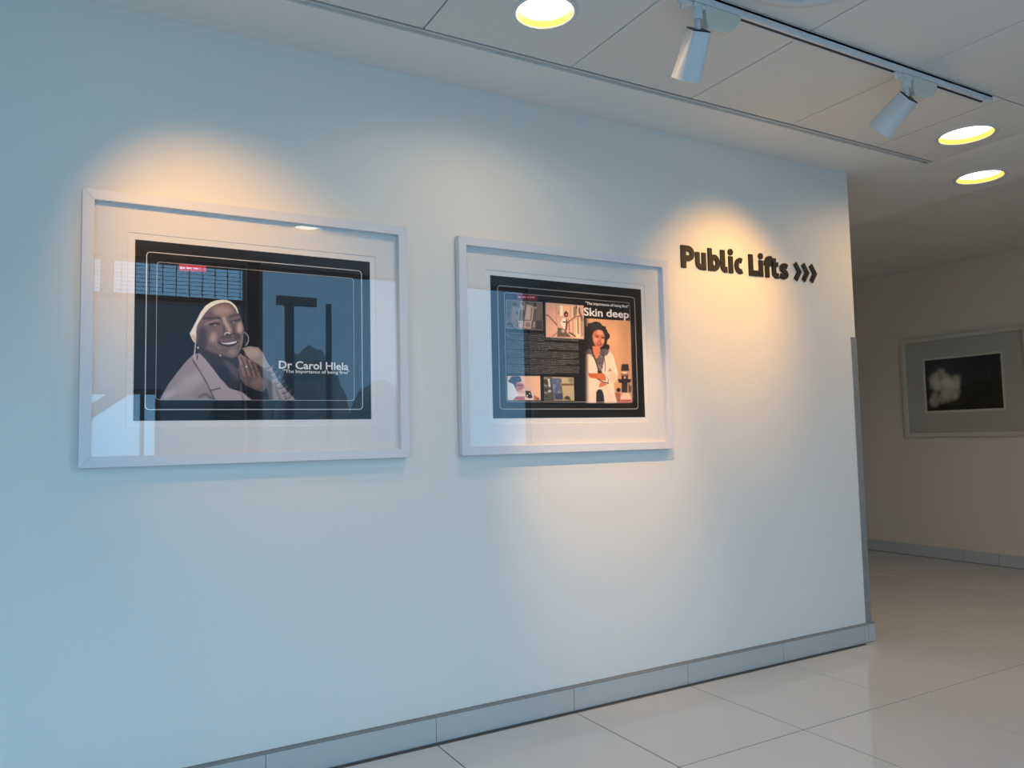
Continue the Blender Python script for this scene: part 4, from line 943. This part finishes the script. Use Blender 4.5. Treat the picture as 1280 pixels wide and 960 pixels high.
# corridor picture on the far wall: same build, turned to face -x
r3, ax, bx, az, bz = framed('framed_seascape', -0.5225, 0.5225, 1.025, 1.872, -0.3185, 0.3075, 1.2435, 1.6746,
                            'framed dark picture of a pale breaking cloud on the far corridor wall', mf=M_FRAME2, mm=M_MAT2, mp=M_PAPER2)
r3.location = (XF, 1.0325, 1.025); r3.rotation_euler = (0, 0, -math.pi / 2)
W3 = bx - ax
c3 = Canvas(200, (bz - az) / W3, (34, 35, 38))
c3.put(c3.mask_poly([(0, 0), (1, 0), (1, .25), (0.5, .33), (0, .4)], 0.10), (58, 62, 68), 0.9)
c3.put(c3.mask_poly([(0.55, 0), (1, 0), (1, .2), (0.6, .15)], 0.12), (34, 36, 42), 0.9)
random.seed(8)
for k in range(64):                                    # billowing pale cloud
    t = random.random(); cxk = 0.10 + 0.34 * random.random(); cyk = 0.16 + 0.42 * random.random()
    if cxk > 0.30 and cyk < 0.25: cyk += 0.15
    rr = random.uniform(0.035, 0.085)
    pts = [(cxk + rr * math.cos(a * .7854) * random.uniform(.7, 1.2), cyk + rr * math.sin(a * .7854) * random.uniform(.7, 1.2)) for a in range(8)]
    c3.put(c3.mask_poly(pts, 0.03), random.choice([(226, 212, 184), (196, 182, 154), (240, 228, 204), (160, 148, 126)]), 0.6)
c3.put(c3.mask_poly([(.45, .44), (.54, .42), (.54, .50), (.46, .51)], 0.015), (190, 182, 164), 0.8)
c3.put(c3.mask_line([(.1, .56), (.3, .60), (.45, .54)], 0.05, 0.03), (150, 142, 122), 0.5)
c3.put(c3.mask_poly([(.5, .36), (.75, .30), (1, .34), (1, .69), (0, .69), (.2, .62), (.45, .55)], 0.03), (24, 24, 24), 0.85)
c3.put(c3.mask_line([(.52, .36), (.68, .31), (.84, .29)], 0.012, 0.01), (92, 92, 92), 0.7)
for k in range(5): c3.put(c3.mask_line([(.56 + .05 * k, .36), (.56 + .05 * k, .42)], 0.012, 0.008), (72, 70, 66), 0.7)
c3.put(c3.mask_line([(.84, .24), (.85, .32)], 0.012, 0.008), (110, 108, 104), 0.7)
c3.mesh('print', W3, bz - az, r3, (ax, YPR, bz))

# ------------------------------------------------------------------ raised wall lettering
def stroke_poly(pts, w, closed=False):
    n = len(pts); L, R = [], []
    for i, p in enumerate(pts):
        p = Vector(p)
        a = Vector(pts[i - 1]) if (i > 0 or closed) else None
        b = Vector(pts[(i + 1) % n]) if (i < n - 1 or closed) else None
        d1 = (p - a).normalized() if a is not None else None; d2 = (b - p).normalized() if b is not None else None
        d1 = d1 or d2; d2 = d2 or d1
        n1 = Vector((-d1.y, d1.x)); n2 = Vector((-d2.y, d2.x)); mvec = (n1 + n2)
        mvec = mvec.normalized() / max(0.35, mvec.normalized().dot(n1))
        L.append(p + mvec * w / 2); R.append(p - mvec * w / 2)
    return L, R
def add_stroke(mb, pts, w, y0, y1, closed=False):
    L, R = stroke_poly(pts, w, closed); n = len(pts)
    v = [(p.x, y0, p.y) for p in L] + [(p.x, y0, p.y) for p in R] + [(p.x, y1, p.y) for p in L] + [(p.x, y1, p.y) for p in R]
    f = []
    for i in range(n if closed else n - 1):
        j = (i + 1) % n
        f += [(i, j, n + j, n + i), (2 * n + i, 3 * n + i, 3 * n + j, 2 * n + j), (i, 2 * n + i, 2 * n + j, j), (n + i, n + j, 3 * n + j, 3 * n + i)]
    if not closed: f += [(0, n, 3 * n, 2 * n), (n - 1, 3 * n - 1, 4 * n - 1, 2 * n - 1)]
    mb.add(v, f)
def arc(cx, cz, rx, rz, a0, a1, n=12):
    return [(cx + rx * math.cos(math.radians(a0 + (a1 - a0) * k / n)), cz + rz * math.sin(math.radians(a0 + (a1 - a0) * k / n))) for k in range(n + 1)]
def smooth_pts(p, n=4):
    out = []
    for i in range(len(p) - 1):
        p0, p1, p2, p3 = p[max(0, i - 1)], p[i], p[i + 1], p[min(len(p) - 1, i + 2)]
        for k in range(n):
            t = k / n
            out.append(tuple(0.5 * (2 * p1[d] + (p2[d] - p0[d]) * t + (2 * p0[d] - 5 * p1[d] + 4 * p2[d] - p3[d]) * t * t + (3 * p1[d] - p0[d] - 3 * p2[d] + p3[d]) * t ** 3) for d in (0, 1)))
    return out + [p[-1]]
WS = 0.0270; WR = 0.0240
def dot(cx, cz, r, n=18): return ('dot', cx, cz, r)
GLYPH = [  # left edge on the wall, strokes as (points, closed, width)
    (2.414, [([(.0140, 0), (.0140, .104)], False, .028), ([(.0140, .0915)] + [(.044, .0915)] + arc(.044, .0690, .0235, .0225, 80, -80) + [(.044, .0465), (.0140, .0465)], False, .025)]),
    (2.501, [([(.0135, .081)] + arc(.033, .0320, .0195, .0195, 180, 350) + [(.0525, .081)], False, WR), ([(.0525, .081), (.0525, .0)], False, WR)]),
    (2.5788, [([(.0135, .107), (.0135, 0)], False, WR), (arc(.040, .0400, .0225, .0272, 0, 345, 20), True, WR)]),
    (2.6600, [([(.0135, .107), (.0135, .030)] + arc(.0300, .0300, .0165, .0175, 190, 260, 6) + [(.0405, .0135)], False, WS)]),
    (2.7108, [([(.0143, .081), (.0143, 0)], False, WS), dot(.0143, .1015, .0155)]),
    (2.7492, [(arc(.0380, .0400, .0245, .0275, 62, 298, 18), False, WR)]),
    (2.8450, [([(.0145, .104), (.0145, .0130), (.0640, .0130)], False, .0275)]),
    (2.9140, [([(.0143, .081), (.0143, 0)], False, WS), dot(.0143, .1015, .0155)]),
    (2.9500, [([(.0215, 0), (.0215, .080)] + arc(.0395, .0800, .0180, .0145, 175, 95, 7) + [(.0560, .0945)], False, WS), ([(.002, .0700), (.060, .0700)], False, .022)]),
    (3.0020, [([(.0180, .100), (.0180, .030)] + arc(.0345, .0300, .0165, .0175, 190, 262, 6) + [(.0490, .0135)], False, WS), ([(.000, .0700), (.0475, .0700)], False, .022)]),
    (3.0555, [(smooth_pts([(.0600, .0640), (.0480, .0690), (.0320, .0685), (.0185, .0600), (.0210, .0480), (.0350, .0410), (.0490, .0340), (.0525, .0220), (.0410, .0130), (.0250, .0120), (.0080, .0175)]), False, .0235)]),
]
sign = empty('wall_sign', (2.87, 0, 1.857), 'black raised lettering reading Public Lifts with three arrow chevrons on the wall', 'sign')
ZB = 0.0
for gx, strokes in GLYPH:
    gx += 0.005
    mb = MB()
    for si, s in enumerate(strokes):
        yf = -0.0075 - 0.0004 * si
        if s[0] == 'dot':
            _, cx_, cz_, r_ = s
            mb.prism([(gx - 2.87 + cx_ + r_ * math.cos(2 * math.pi * k / 20), cz_ + r_ * math.sin(2 * math.pi * k / 20)) for k in range(20)], yf, -0.0005)
        else:
            add_stroke(mb, [(gx - 2.87 + a, b) for a, b in s[0]], s[2], yf, -0.0005, s[1])
    mb.build('letter', M_SIGN, sign)
for gx in (3.1650, 3.2230, 3.2810):
    mb = MB(); add_stroke(mb, [(gx - 2.87 + a, b) for a, b in ((.0135, .0900), (.0430, .0475), (.0135, .0050))], .0255, -0.0075, -0.0005)
    mb.build('arrow_chevron', M_SIGN, sign)

# ------------------------------------------------------------------ lighting track and spotlights
ty = -0.906
tk = empty('lighting_track', (0.5, ty, H), 'white ceiling lighting track with a dark slot carrying the spotlights', 'lighting track')
x0, x1 = -0.6 - 0.5, 3.335 - 0.5
mb = MB()
mb.box((x0, -0.0185, -0.030), (x1, -0.0065, 0.0)); mb.box((x0, 0.0065, -0.030), (x1, 0.0185, 0.0)); mb.box((x0, -0.0185, -0.010), (x1, 0.0185, 0.0))
mb.build('rail', M_WHITE, tk, bevel=0.001, seg=1)
MB().box((x0 + 0.01, -0.0065, -0.0285), (x1 - 0.045, 0.0065, -0.0102)).build('slot', M_BLACK, tk)
MB().box((x1 - 0.045, -0.0175, -0.0305), (x1 + 0.004, 0.0175, -0.001)).build('end_cap', M_WHITE, tk, bevel=0.002)

def spotlight(x, target, label, power, size=58, col=None):
    root = empty('track_spotlight', (x, ty, H), label, 'spotlight', 'spotlights on the lighting track')
    # driver box to the right of the stem, clip to the left
    a, b = 0.024, 0.180
    MB().loft([[(a, -0.017, -0.0303), (b, -0.017, -0.0303), (b, 0.017, -0.0303), (a, 0.017, -0.0303)],
               [(a, -0.017, -0.052), (b - 0.004, -0.017, -0.044), (b - 0.004, 0.017, -0.044), (a, 0.017, -0.052)],
               [(a + 0.002, -0.016, -0.088), (b - 0.030, -0.016, -0.080), (b - 0.030, 0.016, -0.080), (a + 0.002, 0.016, -0.088)],
               [(a + 0.012, -0.014, -0.103), (b - 0.075, -0.014, -0.105), (b - 0.075, 0.014, -0.105), (a + 0.012, 0.014, -0.103)]]).build('driver_box', M_CREAMP, root, bevel=0.003)
    MB().box((-0.024, -0.016, -0.048), (0.024, 0.016, -0.0303)).build('adapter', M_WHITE, root, bevel=0.004)
    MB().box((-0.075, -0.010, -0.040), (-0.024, 0.010, -0.0303)).build('locking_clip', M_WHITE, root, bevel=0.003)
    MB().loft([circle((-0.062, 0), 0.007, 12, -0.058), circle((-0.062, 0), 0.007, 12, -0.040)]).build('locking_lever', M_WHITE, root, smooth=False)
    MB().loft([circle((0, 0), 0.017, 20, -0.082), circle((0, 0), 0.018, 20, -0.048)]).build('swivel', M_WHITE, root, bevel=0.002)
    MB().loft([circle((0, 0), 0.0085, 16, -0.126), circle((0, 0), 0.0085, 16, -0.080)]).build('stem', M_WHITE, root)
    top = Vector((0.0, 0.0, -0.122))
    d = (Vector(target) - Vector((x, ty, H)) - top).normalized()
    q = d.to_track_quat('-Z', 'Y')
    def tr(p): return tuple(top + q @ Vector(p))
    L = 0.147; rings = []; n = 32
    # square collar that swells into a round mouth
    for k in range(9):
        t = k / 8
        r0 = 0.031 + 0.019 * t
        ring = []
        for i in range(n):
            a_ = 2 * math.pi * i / n + math.pi / 4
            c_, s_ = math.cos(a_), math.sin(a_); sq = 1 / max(abs(c_), abs(s_))
            rr = r0 * ((1 - t) ** 1.3 * sq * 0.94 + (1 - (1 - t) ** 1.3))
            ring.append(tr((rr * c_, rr * s_, 0.008 - L * t)))
        rings.append(ring)
    MB().loft(rings, False, False).build('head_shell', M_WHITE, root, smooth=True)
    inner = [[tuple(Vector(c0) + (Vector(p) - Vector(c0)) * 0.93) for p in rg] for rg, c0 in ((rings[k], tr((0, 0, 0.008 - L * k / 8))) for k in range(9))]
    MB().loft(inner, False, False).build('head_lining', M_BLACK, root, smooth=True)
    MB().loft([rings[8], inner[8]], False, False).build('mouth_rim', M_WHITE, root)
    MB().loft([[tuple(Vector(p) - d * 0.0035) for p in rings[0]], [tuple(Vector(p) + d * 0.004) for p in inner[0]]]).build('top_plate', M_BLACK, root)
    cpt = [tr((0.040 * math.cos(2 * math.pi * k / 24), 0.040 * math.sin(2 * math.pi * k / 24), 0.008 - L * 0.86)) for k in range(24)]
    cp2 = [tuple(Vector(p) - d * 0.004) for p in cpt]
    MB().loft([cp2, cpt]).build('lens', M_LENS2, root)
    ld = bpy.data.lights.new('spot_lamp', 'SPOT'); ld.energy = power; ld.color = col or SPOT_COL; ld.spot_size = math.radians(size); ld.spot_blend = 1.0; ld.shadow_soft_size = 0.022
    lo = bpy.data.objects.new('spot_lamp', ld); COL.objects.link(lo); lo.parent = root
    lo.location = tr((0, 0, 0.008 - L * 0.80)); lo.location = top + q @ Vector((0, 0, 0.008 - L * 0.90)); lo.rotation_mode = 'QUATERNION'; lo.rotation_quaternion = q
    return root
spotlight(1.703, (1.94, 0, 1.12), 'white track spotlight nearest the camera, aimed at the article print', SPOT_POWER * 2.12, 45, SPOT_COL_PALE)
spotlight(2.772, (2.68, 0, 1.67), 'white track spotlight near the end of the track, aimed at the raised lettering', SPOT_POWER * 1.25, 70)
spotlight(0.02, (0.43, 0, 1.63), 'white track spotlight out of view that lights the top of the portrait', SPOT_POWER * 0.93, 60)
